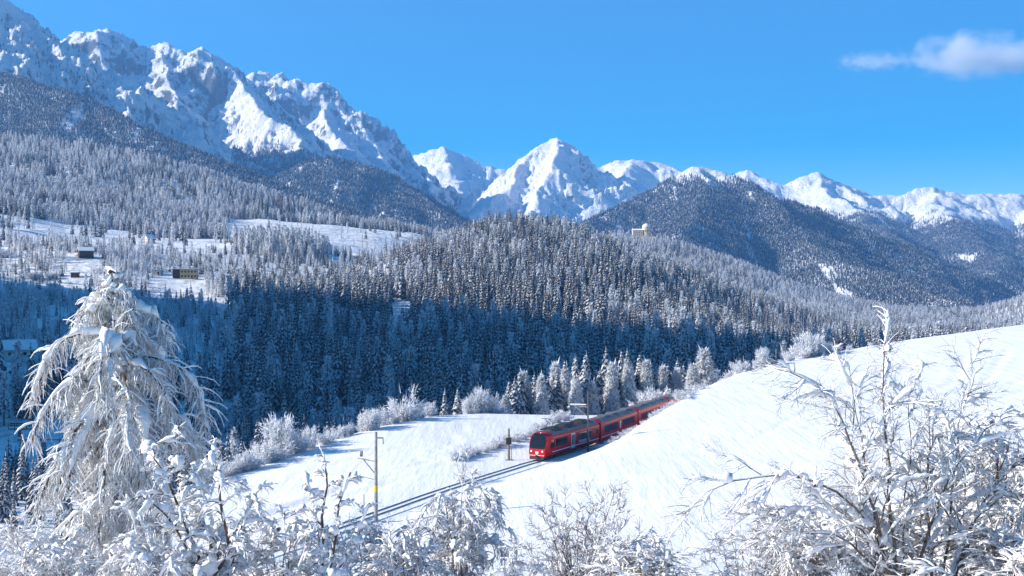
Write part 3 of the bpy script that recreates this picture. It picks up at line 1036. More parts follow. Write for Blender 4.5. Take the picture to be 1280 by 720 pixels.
def strip_mesh(off, w, zlo, zhi):
    P = fine[sel]; Nn = nor[sel]
    zc = rail_z(P[:, 1])
    rings = [np.column_stack([P + Nn * (off + sx * w / 2), zc + zz]) for sx, zz in ((-1, zlo), (-1, zhi), (1, zhi), (1, zlo))]
    V = np.stack(rings, 1).reshape(-1, 3); k = len(P)
    F = []
    for i in range(k - 1):
        for j in range(3): F.append((i * 4 + j, i * 4 + j + 1, i * 4 + j + 5, i * 4 + j + 4))
    return V, np.array(F)


V, F = strip_mesh(0, 0.05, -0.33, -0.14)
tr = link('railway_track', np_mesh('railway_track', V, F, M['ballast'])); tag(tr, kind='structure')
for o_ in (-0.5, 0.5):
    V, F = strip_mesh(o_, 0.26, -0.5, -0.075); link('flangeway', np_mesh('flangeway', V, F, M['ballast']), tr)
    V, F = strip_mesh(o_, 0.085, -0.12, 0.0); link('rail', np_mesh('rail', V, F, M['rail']), tr)
V, F = strip_mesh(-1.75, 0.22, -0.5, -0.07); link('cable_trough', np_mesh('cable_trough', V, F, M['ballast']), tr)

PROF = [(1.20, 0.50), (1.33, 0.95), (1.33, 2.75), (1.24, 3.08), (1.02, 3.38), (0.55, 3.56)]
RING = PROF + [(0, 3.60)] + [(-y, z) for y, z in reversed(PROF)]
CARL = 17.3


def ring_at(x, ys=1.0, zmax=9.0, grow=0.0):
    return [(x, (y + math.copysign(grow, y) * (abs(y) > 0)) * ys, min(z + (grow if z > 3 else 0), zmax)) for y, z in RING]


def carriage(train, a, b, lead):
    """one coach between two points on the track"""
    a, b = Vector(a), Vector(b)
    L = CARL; h = L / 2
    mb = MB()
    if lead:
        rings = [ring_at(-h), ring_at(h - 1.9), ring_at(h - 1.25, 0.985, 3.5), ring_at(h - 0.72, 0.955, 3.08), ring_at(h - 0.36, 0.92, 2.35), ring_at(h - 0.14, 0.88, 1.62), ring_at(h, 0.84, 1.28)]
    else:
        rings = [ring_at(-h), ring_at(h)]
    mb.loft(rings)
    c = mb.build('carriage', M['red'], train)
    d = (b - a).normalized()
    c.location = (a + b) / 2
    c.scale = (1, 0.94, 0.94)
    c.rotation_euler = d.to_track_quat('X', 'Z').to_euler()
    MB().loft([[(x, y, z) for (x, y, z) in ring_at(q, 1, 9, 0.025)[3:-3]] for q in (-h + 0.42, (h - 2.0) if lead else (h - 0.42))], caps=False, closed=False).build('roof', M['roof'], c)
    for s in (1, -1):
        e = 1.335
        def pane(nm, x0, x1, z0, z1, mtl, prd=0.02):
            MB().box(x0, x1, min(s * (e - 0.05), s * (e + prd)), max(s * (e - 0.05), s * (e + prd)), z0, z1).build(nm, mtl, c)
        if lead:
            for k in range(3): pane('window', h - 6.5 + k * 1.22, h - 6.5 + k * 1.22 + 1.14, 1.55, 2.5, M['glass'])
            for k in range(4): pane('window', h - 14.4 + k * 1.18, h - 14.4 + k * 1.18 + 1.10, 1.55, 2.5, M['glass'])
            pane('window', h - 16.9, h - 16.2, 1.75, 2.45, M['glass'])
            pane('door', h - 8.9, h - 7.7, 0.75, 2.72, M['silver'], 0.03)
            pane('door_window', h - 8.72, h - 8.38, 1.2, 2.5, M['glass'], 0.045); pane('door_window', h - 8.22, h - 7.88, 1.2, 2.5, M['glass'], 0.045)
            pane('cab_door_window', h - 3.35, h - 2.95, 1.6, 2.55, M['glass'])
            # wedge shaped cab side window
            V = [(h - 2.6, 1.5), (h - 1.35, 1.42), (h - 1.25, 1.75), (h - 1.75, 2.5), (h - 2.35, 2.62)]
            ww = MB().loft([[(x, s * 1.315, z) for x, z in V], [(x, s * 1.362, z) for x, z in V]]).build('cab_side_window', M['glass'], c)
        else:
            for k in range(4): pane('window', -h + 1.5 + k * 1.5, -h + 1.5 + k * 1.5 + 1.38, 1.5, 2.5, M['glass'])
            for k in range(4): pane('window', h - 7.6 + k * 1.5, h - 7.6 + k * 1.5 + 1.38, 1.5, 2.5, M['glass'])
            pane('door', -0.65, 0.55, 0.75, 2.72, M['red'], 0.03)
            pane('door_window', -0.35, 0.25, 1.4, 2.5, M['silver'], 0.045)
        pane('waist_line', -h + 0.3, h - (1.9 if lead else 0.3), 0.93, 1.03, M['white'], 0.012)
        V = [(q, s * 1.345, z) for q, z in ((-h + 0.1, 2.72), (h - 2.0, 2.72), (h - 2.0, 2.86), (-h + 0.1, 2.86))]
        V2 = [(q, s * 1.28, z) for q, y_, z in V]
        MB().loft([V, V2]).build('cornice', M['bright_red'], c)
    for q in (-h + 3.0, h - 3.2):
        bo = MB().box(q - 1.5, q + 1.5, -1.0, 1.0, 0.28, 0.62).build('bogie', M['dark'], c)
        for wx in (q - 0.95, q + 0.95):
            w = MB()
            for s in (0.5, -0.5): w.bar((wx, s - 0.06, 0.36), (wx, s + 0.06, 0.36), 0.36, 14)
            w.bar((wx, -0.5, 0.36), (wx, 0.5, 0.36), 0.07).build('wheelset', M['rail'], c)
    MB().box(-h + 5, h - 5, -1.15, 1.15, 0.3, 0.6).build('underframe', M['dark'], c)
    # gangway between coaches
    MB().box(-h - 0.28, -h + 0.02, -0.75, 0.75, 0.7, 3.0).build('gangway', M['dark'], c)
    for k, q in enumerate((-h + 2.5, 0.4, h - 4.6)):
        MB().box(q - 0.9, q + 0.9, -0.55, 0.55, 3.5, 3.74).build('roof_vent', M['roof'] if not lead else M['dark'], c)
    if lead:
        fr = [(h - 1.18, 3.42, 0.86), (h - 0.70, 3.02, 1.05), (h - 0.335, 2.32, 1.12), (h - 0.14, 1.68, 1.08), (h - 0.10, 1.52, 1.0)]
        V, F = [], []
        for i, (x, z, w) in enumerate(fr):
            for f in (-1, -0.8, -0.4, 0, 0.4, 0.8, 1): V.append((x + 0.05 - 0.03 * abs(f), w * f, z + 0.02))
        for i in range(len(fr) - 1):
            for j in range(6): F.append((i * 7 + j, i * 7 + j + 1, i * 7 + j + 8, i * 7 + j + 7))
        mbw = MB(); mbw.add(V, F)
        ws = mbw.build('windscreen', M['glass'], c, True)
        for yy in (-0.78, 0.78): MB().bar((h - 0.06, yy, 1.22), (h + 0.05, yy, 1.2), 0.13, 12).build('headlight', M['lamp'], c)
        MB().bar((h - 1.2, 0, 3.44), (h - 1.12, 0, 3.44), 0.10, 10).build('headlight', M['lamp'], c)
        V = [(0.22, 1.18), (0.22, 0.95), (0, 0.76), (-0.22, 0.95), (-0.22, 1.18)]
        MB().loft([[(h - 0.02, y, z) for y, z in V], [(h + 0.02, y, z) for y, z in V]]).build('crest', M['white'], c)
        MB().loft([[(h - 1.3, s * 1.15, 0.93) for s in (1, -1)] + [(h - 1.3, s * 1.15, 1.0) for s in (-1, 1)], [(h + 0.03, s * 1.05, 0.66) for s in (1, -1)] + [(h + 0.03, s * 1.05, 0.72) for s in (-1, 1)]]).build('bumper_line', M['white'], c)
        MB().box(h - 0.9, h + 0.10, -1.0, 1.0, 0.18, 0.52).build('snow_plough', M['dark'], c)
        MB().bar((h, 0, 0.62), (h + 0.4, 0, 0.62), 0.12, 8).build('coupler', M['dark'], c)
        for s in (1, -1): MB().box(h - 1.7, h - 1.5, min(s * 1.34, s * 1.6), max(s * 1.34, s * 1.6), 2.3, 2.62).build('mirror', M['amber'], c)
        # roof gear: equipment frame and the folded-up current collector
        eq = MB()
        for yy in (-0.75, 0.75): eq.box(-h + 3.6, h - 2.6, yy - 0.06, yy + 0.06, 3.62, 3.78)
        for q in np.arange(-h + 3.6, h - 2.8, 1.3): eq.box(q, q + 0.10, -0.75, 0.75, 3.6, 3.76)
        eq.box(-1.2, 1.6, -0.6, 0.6, 3.6, 3.95).box(-5.8, -4.0, -0.6, 0.6, 3.6, 3.98).box(h - 5.4, h - 4.4, -0.5, 0.5, 3.6, 3.9)
        eq.build('roof_equipment', M['dark'], c)
        pa = MB()
        for yy in (-0.45, 0.45):
            pa.bar((h - 3.2, yy, 3.75), (h - 4.1, yy * 0.8, 4.45), 0.035).bar((h - 4.1, yy * 0.8, 4.45), (h - 3.0, yy * 0.7, 5.1), 0.03)
        pa.bar((h - 3.0, -0.8, 5.12), (h - 3.0, 0.8, 5.12), 0.04)
        pa.build('pantograph', M['dark'], c)
        for s in (1, -1):
            fc = bpy.data.curves.new('lettering', 'FONT'); fc.body = 'Rhätische Bahn'; fc.size = 0.62; fc.extrude = 0.004
            fo = bpy.data.objects.new('lettering_curve', fc); COL.objects.link(fo)
            bpy.context.view_layer.update()
            dg = bpy.context.evaluated_depsgraph_get()
            me = bpy.data.meshes.new_from_object(fo.evaluated_get(dg)); me.materials.clear(); me.materials.append(M['white'])
            bpy.data.objects.remove(fo)
            lo = link('lettering', me, c)
            lo.rotation_euler = (R(90), 0, 0 if s < 0 else R(180))
            lo.location = (h - 14.3, s * 1.345, 1.16) if s < 0 else (h - 10.2, s * 1.345, 1.16)
    return c


def track_pt(s):
    q = [np.interp(s, TRK_S, TRK[:, 0]), np.interp(s, TRK_S, TRK[:, 1])]
    return Vector((q[0], q[1], float(rail_z(q[1]))))


s0 = float(np.interp(150.3, TRK[:, 1], TRK_S))
train = empty('red_train', track_pt(s0))
tag(train, 'red narrow gauge train with grey roofs rounding the snowy slope', 'train')
for k in range(4):
    sa = s0 + k * (CARL + 0.45)
    c = carriage(train, track_pt(sa + CARL) - train.location, track_pt(sa) - train.location, k == 0)

# ================================================================== masts and posts
m = mat('weathered_mast', (0.30, 0.29, 0.29), 0.6, 0.2); t = NT(m)
n = t.noise(t.pos(), 2.0, 4, 0.6)
rr_ = t.ramp(n.outputs[0], [(0.35, (0.20, 0.19, 0.19)), (0.7, (0.40, 0.385, 0.38))])
t.l.new(rr_.outputs[0], t.b.inputs['Base Color']); M['mast'] = m
M['yellow'] = mat('yellow_band', (0.75, 0.45, 0.02), 0.5)
M['insulator'] = mat('brown_insulator', (0.10, 0.05, 0.03), 0.3)
M['wood'] = mat('old_timber', (0.20, 0.15, 0.11), 0.85)


def gz(x, y): return float(ground(x, y)[0])


def place(px, Y, dz=0.0):
    x = (px - 640) / FPX * Y
    return Vector((x, Y, gz(x, Y) + dz))


def mast(px, Y, top_py, arm_py, arm_px, label, lower=True):
    b = place(px, Y, -0.3); ztop = (360 - top_py) / FPX * Y
    e = empty('catenary_mast', b); tag(e, label, 'mast', 'masts along the railway')
    H = ztop - b.z
    MB().bar((0, 0, 0), (0, 0, H), 0.19 if lower else 0.13, 10, 0.13 if lower else 0.09).build('pole', M['mast'] if lower else M['rail'], e)
    za = (360 - arm_py) / FPX * Y - b.z
    L = (arm_px - px) / FPX * Y; sgn = math.copysign(1, L); dy = abs(L) * 0.35
    MB().bar((0, 0, za), (L, dy, za + 0.25), 0.07).build('bracket_arm', M['mast'], e)
    MB().bar((0, 0, za - 1.25), (L * 0.72, dy * 0.72, za + 0.14), 0.065).build('brace', M['mast'], e)
    sn = MB().box(min(0.1 * L, L), max(0.1 * L, L), -0.07, 0.07, za + 0.28, za + 0.40); 
    o = sn.build('snow_on_arm', M['clean_snow'], e); o.rotation_euler = (0, 0, math.atan2(dy, L) if L > 0 else math.atan2(dy, L) - math.pi)
    for q in (0.80, 0.88): MB().bar((L * q, dy * q, za + 0.3), (L * (q - 0.03), dy * q, za + 0.95), 0.07, 8, 0.05).build('insulator', M['insulator'], e)
    if lower:
        MB().bar((0, 0, za - 1.75), (L * 0.95, dy, za - 1.45), 0.045).build('steady_arm', M['mast'], e)
        MB().box(min(0, -sgn * 0.7), max(0, -sgn * 0.7), -0.05, 0.05, H - 0.62, H - 0.5).build('top_bracket', M['mast'], e)
        MB().bar((-sgn * 0.68, 0, H - 0.55), (-sgn * 0.68, 0, H - 1.15), 0.05).build('hanger', M['mast'], e)
        MB().bar((0, 0, 3.1), (0, 0, 3.75), 0.185, 10).build('yellow_band', M['yellow'], e)
    return e


mast(470, 117.6, 540, 577, 447, 'tall grey overhead line mast with yellow band behind the snowy thicket')
mast(735, 159.5, 489, 509, 712, 'slender grey overhead line mast beside the red train', False)

b = place(636, 151.5, -0.2)
e = empty('signal_post', b); tag(e, 'dark lineside post with a box halfway up, left of the rails', 'post')
MB().bar((0, 0, 0), (0, 0, 4.1), 0.15, 8, 0.12).build('pole', M['wood'], e)
MB().box(-0.34, 0.34, -0.22, 0.22, 2.15, 2.95).build('box', M['dark'], e)
MB().box(-0.17, 0.17, -0.17, 0.17, 4.1, 4.24).build('snow_cap', M['clean_snow'], e)
MB().box(0.26, 0.36, -0.05, 0.05, 0, 1.75).build('side_board', mat('pale_board', (0.45, 0.35, 0.25), 0.8), e)
MB().box(-0.42, 0.6, -0.35, 0.35, 0, 0.26).build('base', M['mast'], e)
b = place(455, 124.0, -0.2)
o = MB().bar((0, 0, 0), (0, 0, 1.5), 0.045, 6).build('marker_stake', M['wood'], loc=b); tag(o, 'thin wooden marker stake in the snow beside the rails', 'stake')
b = place(970, 229.5, -0.2)
e = empty('crest_post', b); tag(e, 'thin grey post on the crest of the meadow', 'post')
MB().bar((0, 0, 0), (0, 0, 3.1), 0.075, 6, 0.06).build('pole', M['mast'], e); MB().box(-0.2, 0.2, -0.05, 0.05, 2.6, 2.7).build('cross_piece', M['mast'], e)

# ================================================================== trees and bushes along the brink
def on_brink(px, py_base, Y): return place(px, Y, -0.2)


r = np.random.default_rng(404)
row = [(556, 486, 205, 0), (572, 484, 207, 1)]
for px in np.linspace(638, 852, 36):
    row.append((px + r.uniform(-4, 4), np.interp(px, [640, 700, 760, 860], [474, 456, 444, 450]) + r.uniform(-12, 16), np.interp(px, [640, 860], [213, 244]) + r.uniform(-2, 12), int(r.integers(0, 3))))
for i, (px, pt, Y, k) in enumerate(row):
    b = place(px, Y, -0.4)
    h = max((360 - pt) / FPX * Y - b.z, 5.0)
    s = h / 13.0
    lab = 'snow-laden young spruce in the row behind the railway'
    gr = 'spruces in the row behind the railway'
    if i < 2: lab, gr = 'one of two snow-laden spruces standing together at the meadow edge', 'pair of spruces at the meadow edge'
    tree_obj('spruce_tree', NEAR_SPRUCE[k], b, s, r.random() * 6, lab, gr, sz=(1.0 if i < 2 else 1.08) * r.uniform(0.9, 1.15) * (11 / max(h, 9)) ** 0.3)
NEAR_LARCH = [larch_meshes('rimed_young_larch', 300 + k, 12.0, 2.1, 2600, M['rime'], M['rimed_twig'], 0.3) for k in range(2)]
for i, (px, pt, Y, wd) in enumerate([(632, 494, 208, 1.5), (655, 466, 217, 0.9), (676, 470, 214, 0.9), (694, 455, 222, 0.8), (720, 470, 216, 0.9), (880, 437, 236, 1.35), (866, 455, 232, 1.2), (740, 478, 222, 1.0), (706, 462, 221, 0.85), (764, 455, 229, 0.8), (785, 452, 231, 0.85), (808, 452, 234, 0.9), (828, 458, 237, 0.9), (846, 462, 238, 1.0)]):
    b = place(px, Y, -0.3); h = max((360 - pt) / FPX * Y - b.z, 4.5); s = h / 12.0
    lab = 'broad pale rimed larch where the train disappears behind the slope' if px == 880 else ('low rounded rimed larch at the meadow edge between bush and spruces' if px == 632 else 'pale rimed larch among the young spruces behind the railway')
    tree_obj('larch_tree', NEAR_LARCH[i % 2], b, s, r.random() * 6, lab, 'rimed larches behind the railway' if px not in (880, 632) else None, sz=wd)


def bush_meshes(name, seed, n, stems, fluffy=1.0):
    """unit bush 2.4 m tall: stems from the ground, rimed sprays on them"""
    r = np.random.default_rng(seed)
    V, F, tv, tf = [], [], [], []
    tips = []
    for k in range(stems):
        a = r.random() * 6.283; lean = 0.25 + 0.75 * r.random()
        p = np.array([r.normal() * 0.15, r.normal() * 0.15, -0.2]); d = np.array([math.cos(a) * lean, math.sin(a) * lean, 1.0]); d /= np.linalg.norm(d)
        L = 2.4 * (0.55 + 0.5 * r.random()); path = [p]
        for j in range(5):
            d = d + r.normal(size=3) * 0.16; d /= np.linalg.norm(d); p = p + d * L / 5; path.append(p)
        for j in range(5):
            w = 0.03 * (1 - j / 6)
            b = len(tv)
            for q, ww in ((path[j], w), (path[j + 1], w * 0.8)):
                for c in (0, 2.1, 4.2): tv.append(q + np.array([math.cos(c) * ww, math.sin(c) * ww, 0]))
            for c in range(3): tf.append((b + c, b + (c + 1) % 3, b + 3 + (c + 1) % 3, b + 3 + c))
        tips += path[1:]
    tips = np.array(tips)
    c = tips[r.integers(0, len(tips), n)] + r.normal(size=(n, 3)) * 0.17 * fluffy
    d = (c - np.array([0, 0, 0.3])); d /= np.linalg.norm(d, axis=1)[:, None]
    d = d + r.normal(size=(n, 3)) * 0.55
    L = (0.14 + 0.22 * r.random(n))[:, None]
    s = np.cross(d, r.normal(size=(n, 3))); s /= np.linalg.norm(s, axis=1)[:, None] + 1e-6
    s = s * (0.022 + 0.035 * r.random(n))[:, None] * fluffy
    V = np.stack([c - s, c + s, c + d * L], 1).reshape(-1, 3); F = np.arange(3 * n).reshape(n, 3)
    mi = (r.random(n) < 0.3).astype(int)
    return np_mesh(name + '_twigs', V, F, [M['rime'], M['rimed_twig']], mi), np_mesh(name + '_stems', np.array(tv), np.array(tf), M['bark'])


BUSH = [bush_meshes('rimed_bush', 500 + k, 2400, 14, 1.15) for k in range(4)]
THIN = [bush_meshes('bare_bush', 520 + k, 260, 9, 0.8) for k in range(2)]


def bush(px, Y, h, label, group, wide=1.0, kind=BUSH, name='rimed_bush', dx=0):
    b = place(px, Y, -0.1)
    e = empty(name, b, r.random() * 6)
    s = h / 2.4
    e.scale = (s * wide, s * wide, s)
    pr = kind[int(r.integers(0, len(kind)))]
    link('twigs', pr[0], e); link('stems', pr[1], e)
    tag(e, label, 'bush', group)
    return e


def edge_Y(px):
    """distance of the brink in the direction of a picture column"""
    Yt = np.linspace(60, 300, 961); X = (px - 640) / FPX * Yt
    ed = seg_dist(X, Yt, EDGE, True)
    k = np.where(ed > -1.0)[0]
    k = k[Yt[k] > 90]
    return Yt[k[0]] if len(k) else 230.0


for px in np.arange(262, 540, 10.5):
    q = px + r.uniform(-4, 4); Y = edge_Y(q) + r.uniform(0, 3.5)
    bush(q, Y, np.interp(q, [260, 400, 450, 540], [2.3, 2.6, 3.1, 2.4]) * r.uniform(0.55, 1.35), 'white rimed bush in the hedge along the lower meadow edge', 'rimed bushes along the meadow edge', r.uniform(0.6, 1.0))
for px, h in ((352, 5.5), (505, 5.4), (598, 4.4), (612, 3.8), (585, 2.8), (622, 2.6)):
    bush(px, edge_Y(px) + 2.5, h, ('taller rimed shrub rising from the hedge' if px < 400 else 'taller rimed shrub where the hedge ends near the mast top') if px < 520 else 'rimed shrub between the paired spruces and the railway row', None if px < 520 else 'shrubs beside the paired spruces', 0.72)
for k, px in enumerate(np.linspace(566, 690, 17)):
    py = np.interp(px, [560, 600, 640, 690], [577, 567, 554, 536]); Y = 21.0 * FPX / (py - 360)
    bush(px + r.uniform(-3, 3), Y, r.uniform(0.8, 1.7), 'low frosted shrub along the bank left of the rails', 'low shrubs left of the rails', 1.1)
for k, px in enumerate((688, 697, 706)):
    bush(px, 188 + 3 * k, r.uniform(1.3, 2.2), 'round rimed bush between train and spruce row', 'bushes between train and spruces', 1.1)
# along the cutting above the train
for k, px in enumerate(np.linspace(738, 878, 44)):
    px = px + r.uniform(-2, 2)
    Yt = np.linspace(135, 240, 400); X = (px - 640) / FPX * Yt
    tdist = seg_dist(X, Yt, TRACK, True)
    zz = np.where(tdist < -2.0, near_h(X, Yt) / Yt, -9)
    j = int(np.argmax(zz)); x, y = X[j], Yt[j]
    b = Vector((x, y, gz(x, y) - 0.2))
    e = empty('frosted_shrub', b, r.random() * 6); s = r.uniform(0.16, 0.42) * (0.8 if px < 850 else 1.6); e.scale = (s * 1.4, s * 1.4, s)
    pr = BUSH[k % 4]; link('twigs', pr[0], e); link('stems', pr[1], e)
    tag(e, 'small frosted shrub on the bank right against the train', 'bush', 'shrubs on the bank beside the train')
for k, sy in enumerate(np.linspace(205, 246, 12)):
    x = np.interp(sy, TRK[:, 1], TRK[:, 0]) - 3.6 - r.uniform(0, 3); 
    b = Vector((x, sy, gz(x, sy) - 0.2)); e = empty('rimed_bush', b, r.random() * 6); s = r.uniform(1.1, 2.0); e.scale = (s, s, s)
    pr = BUSH[k % 4]; link('twigs', pr[0], e); link('stems', pr[1], e)
    tag(e, 'tall rimed bush beyond the rear of the train', 'bush', 'bushes beyond the rear of the train')
# along the crest to the right
for px, h in ((905, 2.2), (915, 2.9), (924, 3.3), (932, 2.4), (946, 1.8), (955, 3.6), (985, 2.2), (1003, 4.0), (1012, 5.2), (1022, 4.2), (1034, 2.4), (1046, 1.8), (1062, 1.3), (1088, 1.0)):
    Yt = np.linspace(215, 275, 200); X = (px - 640) / FPX * Yt
    k = np.where(seg_dist(X, Yt, CREST, True) > 0)[0]
    Y = Yt[k[0]] if len(k) else 250
    bush(px, Y + 0.5, h, 'rimed bush on the crest of the white slope', 'bushes on the crest of the slope', 0.75)
bush(580, 137, 4.0, 'thin bare bush beside the rails on the open meadow', None, 0.8, THIN, 'bare_bush')

# frosted scrub on the village slope
rv = np.random.default_rng(606); cnt = 0
while cnt < 130:
    px = rv.uniform(0, 300); Y = rv.uniform(600, 1130); x = (px - 640) / FPX * Y
    if fbm(np.array([x / 55]), np.array([Y / 55]), 3, seed=120)[0] < rv.uniform(-0.15, 0.3): continue
    if (np.hypot(hx[:, 0] - x, hx[:, 1] - Y) < hx[:, 2] + 4).any() or any(abs(px - (q[0] / q[1] * FPX + 640)) < 14 and q[1] - 110 < Y < q[1] for q in hx): continue
    b = Vector((x, Y, gz(x, Y) - 0.3)); e = empty('rimed_bush', b, rv.random() * 6); s = rv.uniform(1.3, 3.2); e.scale = (s * 1.25, s * 1.25, s)
    pr = BUSH[cnt % 4]; link('twigs', pr[0], e); link('stems', pr[1], e)
    tag(e, 'frosted bush scattered over the open slope below the houses', 'bush', 'frosted bushes on the village slope')
    cnt += 1

# ================================================================== houses
m = mat('dark_timber_wall', (0.09, 0.045, 0.03), 0.8); M['brown'] = m
M['redbrown'] = mat('red_brown_wall', (0.20, 0.07, 0.05), 0.8)
M['ochre'] = mat('ochre_plaster', (0.52, 0.38, 0.20), 0.85)
M['cream'] = mat('cream_plaster', (0.62, 0.56, 0.48), 0.85)
M['stone'] = mat('pale_castle_stone', (0.66, 0.52, 0.38), 0.9)
M['pane'] = mat('window_dark', (0.03, 0.03, 0.035), 0.2)


def house(name, px, Y, w, d, h, roof_h, wall, label, rz=0.0, rows=2, cols=4, overhang=0.7, flat=False, dark_bay=False, snow_t=0.6):
    b = place(px, Y, -1.0)
    e = empty(name, b, rz); tag(e, label, 'house')
    x0, x1, y0, y1 = -w / 2, w / 2, -d / 2, d / 2
    H = h + 1.0
    mb = MB(); mb.box(x0, x1, y0, y1, 0, H)
    if not flat:
        mb.add([(x0, y0, H), (x0, y1, H), (x0, 0, H + roof_h), (x1, y0, H), (x1, y1, H), (x1, 0, H + roof_h)], [(0, 1, 2), (3, 5, 4)])
    mb.build('wall', wall, e)
    o = overhang
    rb = MB()
    if flat: rb.box(x0 - o, x1 + o, y0 - o, y1 + o, H + 0.01, H + 0.3)
    else:
        k = roof_h / (d / 2)
        for s in (-1, 1):
            rb.add([(x0 - o, s * (d / 2 + o), H - k * o), (x1 + o, s * (d / 2 + o), H - k * o), (x1 + o, 0, H + roof_h + 0.02), (x0 - o, 0, H + roof_h + 0.02),
                    (x0 - o, s * (d / 2 + o), H - k * o + 0.25), (x1 + o, s * (d / 2 + o), H - k * o + 0.25), (x1 + o, 0, H + roof_h + 0.27), (x0 - o, 0, H + roof_h + 0.27)],
                   [(0, 1, 2, 3), (4, 7, 6, 5), (0, 4, 5, 1), (1, 5, 6, 2), (0, 3, 7, 4)])
    rf = rb.build('roof', M['brown'], e)
    sb = MB()
    if flat: sb.box(x0 - o, x1 + o, y0 - o, y1 + o, H + 0.302, H + 0.302 + snow_t)
    else:
        for s in (-1, 1):
            sb.add([(x0 - o, s * (d / 2 + o), H - k * o + 0.26), (x1 + o, s * (d / 2 + o), H - k * o + 0.26), (x1 + o, 0, H + roof_h + 0.28), (x0 - o, 0, H + roof_h + 0.28),
                    (x0 - o, s * (d / 2 + o), H - k * o + 0.26 + snow_t), (x1 + o, s * (d / 2 + o), H - k * o + 0.26 + snow_t), (x1 + o, 0, H + roof_h + 0.28 + snow_t), (x0 - o, 0, H + roof_h + 0.28 + snow_t)],
                   [(4, 7, 6, 5), (0, 4, 5, 1), (1, 5, 6, 2), (0, 3, 7, 4)])
    sb.build('roof_snow', M['clean_snow'], rf)
    if dark_bay: MB().box(x0 - 0.02, x0 + w * 0.30, y0 - 0.06, y0 + 1, 0.2, H - 0.1).build('timber_bay', M['brown'], e)
    cx0 = x0 + (w * 0.32 if dark_bay else 0)
    for i in range(rows):
        for j in range(cols):
            ww = (x1 - cx0) / cols; cx = cx0 + ww * (j + 0.5); cz = 1.0 + h * (i + 0.55) / rows
            hw, hh = min(0.75, ww * 0.3), min(0.8, h / rows * 0.28)
            wi = MB().box(cx - hw, cx + hw, y0 - 0.05, y0 + 0.1, cz - hh, cz + hh).build('window', M['pane'], e)
    for i in range(rows):
        cz = 1.0 + h * (i + 0.55) / rows
        for s in (-1, 1):
            for cy in (-d * 0.22, d * 0.22):
                MB().box(min(s * (w / 2 - 0.1), s * (w / 2 + 0.05)), max(s * (w / 2 - 0.1), s * (w / 2 + 0.05)), cy - 0.6, cy + 0.6, cz - 0.6, cz + 0.6).build('window', M['pane'], e)
    MB().box(x1 - 0.20 * w - 0.5, x1 - 0.20 * w + 0.5, y0 - 0.08, y0 + 0.1, 0.9, 2.95).build('door', M['brown'], e)
    return e


house('apartment_house', 232, 1030, 19.5, 10, 7.6, 0, M['ochre'], 'flat-roofed ochre house with a dark timber bay on the bench', 0.12, 2, 5, 0.9, True, True)
house('garage', 196, 1042, 7, 6, 4.0, 0, M['cream'], 'small cream flat-roofed annex left of the ochre house', 0.1, 1, 2, 0.4, True)
house('chalet', 107, 1085, 12, 9, 5.4, 2.6, M['brown'], 'dark brown timber chalet with snowy gable roof below the field', 0.5, 1, 4)
house('hut', 94, 1000, 6.4, 4.5, 3.4, 0.8, M['redbrown'], 'small red-brown hut with snowy roof among bushes', 0.2, 1, 2, 0.3)
house('farmhouse', 186, 1350, 9.5, 9, 5.2, 3.6, M['cream'], 'cream farmhouse with steep snowy roof at the upper field', 0.9, 2, 3, 0.8)
house('cottage', 24, 652, 15, 11, 5.0, 3.8, M['cream'], 'low house under a wide snow-covered roof in the gorge trees', 0.55, 1, 4, 1.0, False, False, 0.8)
house('barn', 447, 1485, 17, 9, 4.2, 2.4, M['cream'], 'long pale barn with thick snowy roof between grove and knoll', 0.15, 1, 4)
house('shed', 275, 1215, 4.2, 3.4, 2.2, 0.6, M['redbrown'], 'tiny dark shed in the sunlit snow field', 0.1, 1, 1, 0.3)

# castle on its rock
b = place(800, 2600, -2.0)
zt = (360 - 296) / FPX * 2600
e = empty('castle', Vector((b.x, b.y, b.z))); tag(e, 'pale stone castle with round-topped tower on a wooded spur', 'castle')
dz = max(zt - b.z, 3.0)
MB().loft([[(-34, -16, -3), (40, -16, -3), (40, 18, -3), (-34, 18, -3)], [(-20, -10, dz), (30, -10, dz), (30, 12, dz), (-20, 12, dz)]]).build('rock', M['stone'], e)
MB().box(-20, 18, -10.5, -8, dz - 4, dz + 3).build('curtain_wall', M['stone'], e)
w = MB().box(-16, 6, -6, 8, dz - 3, dz + 14).build('hall', M['stone'], e)
MB().add([(-16.5, -6.5, dz + 14.02), (6, -6.5, dz + 14.02), (6, 8.5, dz + 14.02), (-16.5, 8.5, dz + 14.02), (-16.5, 1, dz + 17), (6, 1, dz + 17)], [(0, 1, 5, 4), (2, 3, 4, 5), (0, 4, 3), (1, 2, 5)]).build('snowy_roof', M['clean_snow'], e)
MB().bar((13, 1, dz - 3), (13, 1, dz + 21), 8.0, 16).build('tower', M['stone'], e)
MB().loft([[(13 + 8.4 * q * math.cos(a), 1 + 8.4 * q * math.sin(a), dz + 21.02 + z) for a in np.arange(16) * 6.28318 / 16] for q, z in ((1, 0), (0.95, 2.0), (0.72, 4.4), (0.3, 6.2), (0.05, 6.8))]).build('dome_roof', M['clean_snow'], e)
for x in (-12, -7, -2, 3):
    for z in (3.5, 9.0): MB().box(x - 0.8, x + 0.8, -6.06, -5.8, dz + z - 1.2, dz + z + 1.2).build('window', M['pane'], e)
for x in (10.5, 15.5): MB().box(x - 0.7, x + 0.7, -7.2, -6.0, dz + 11, dz + 13.6).build('window', M['pane'], e)

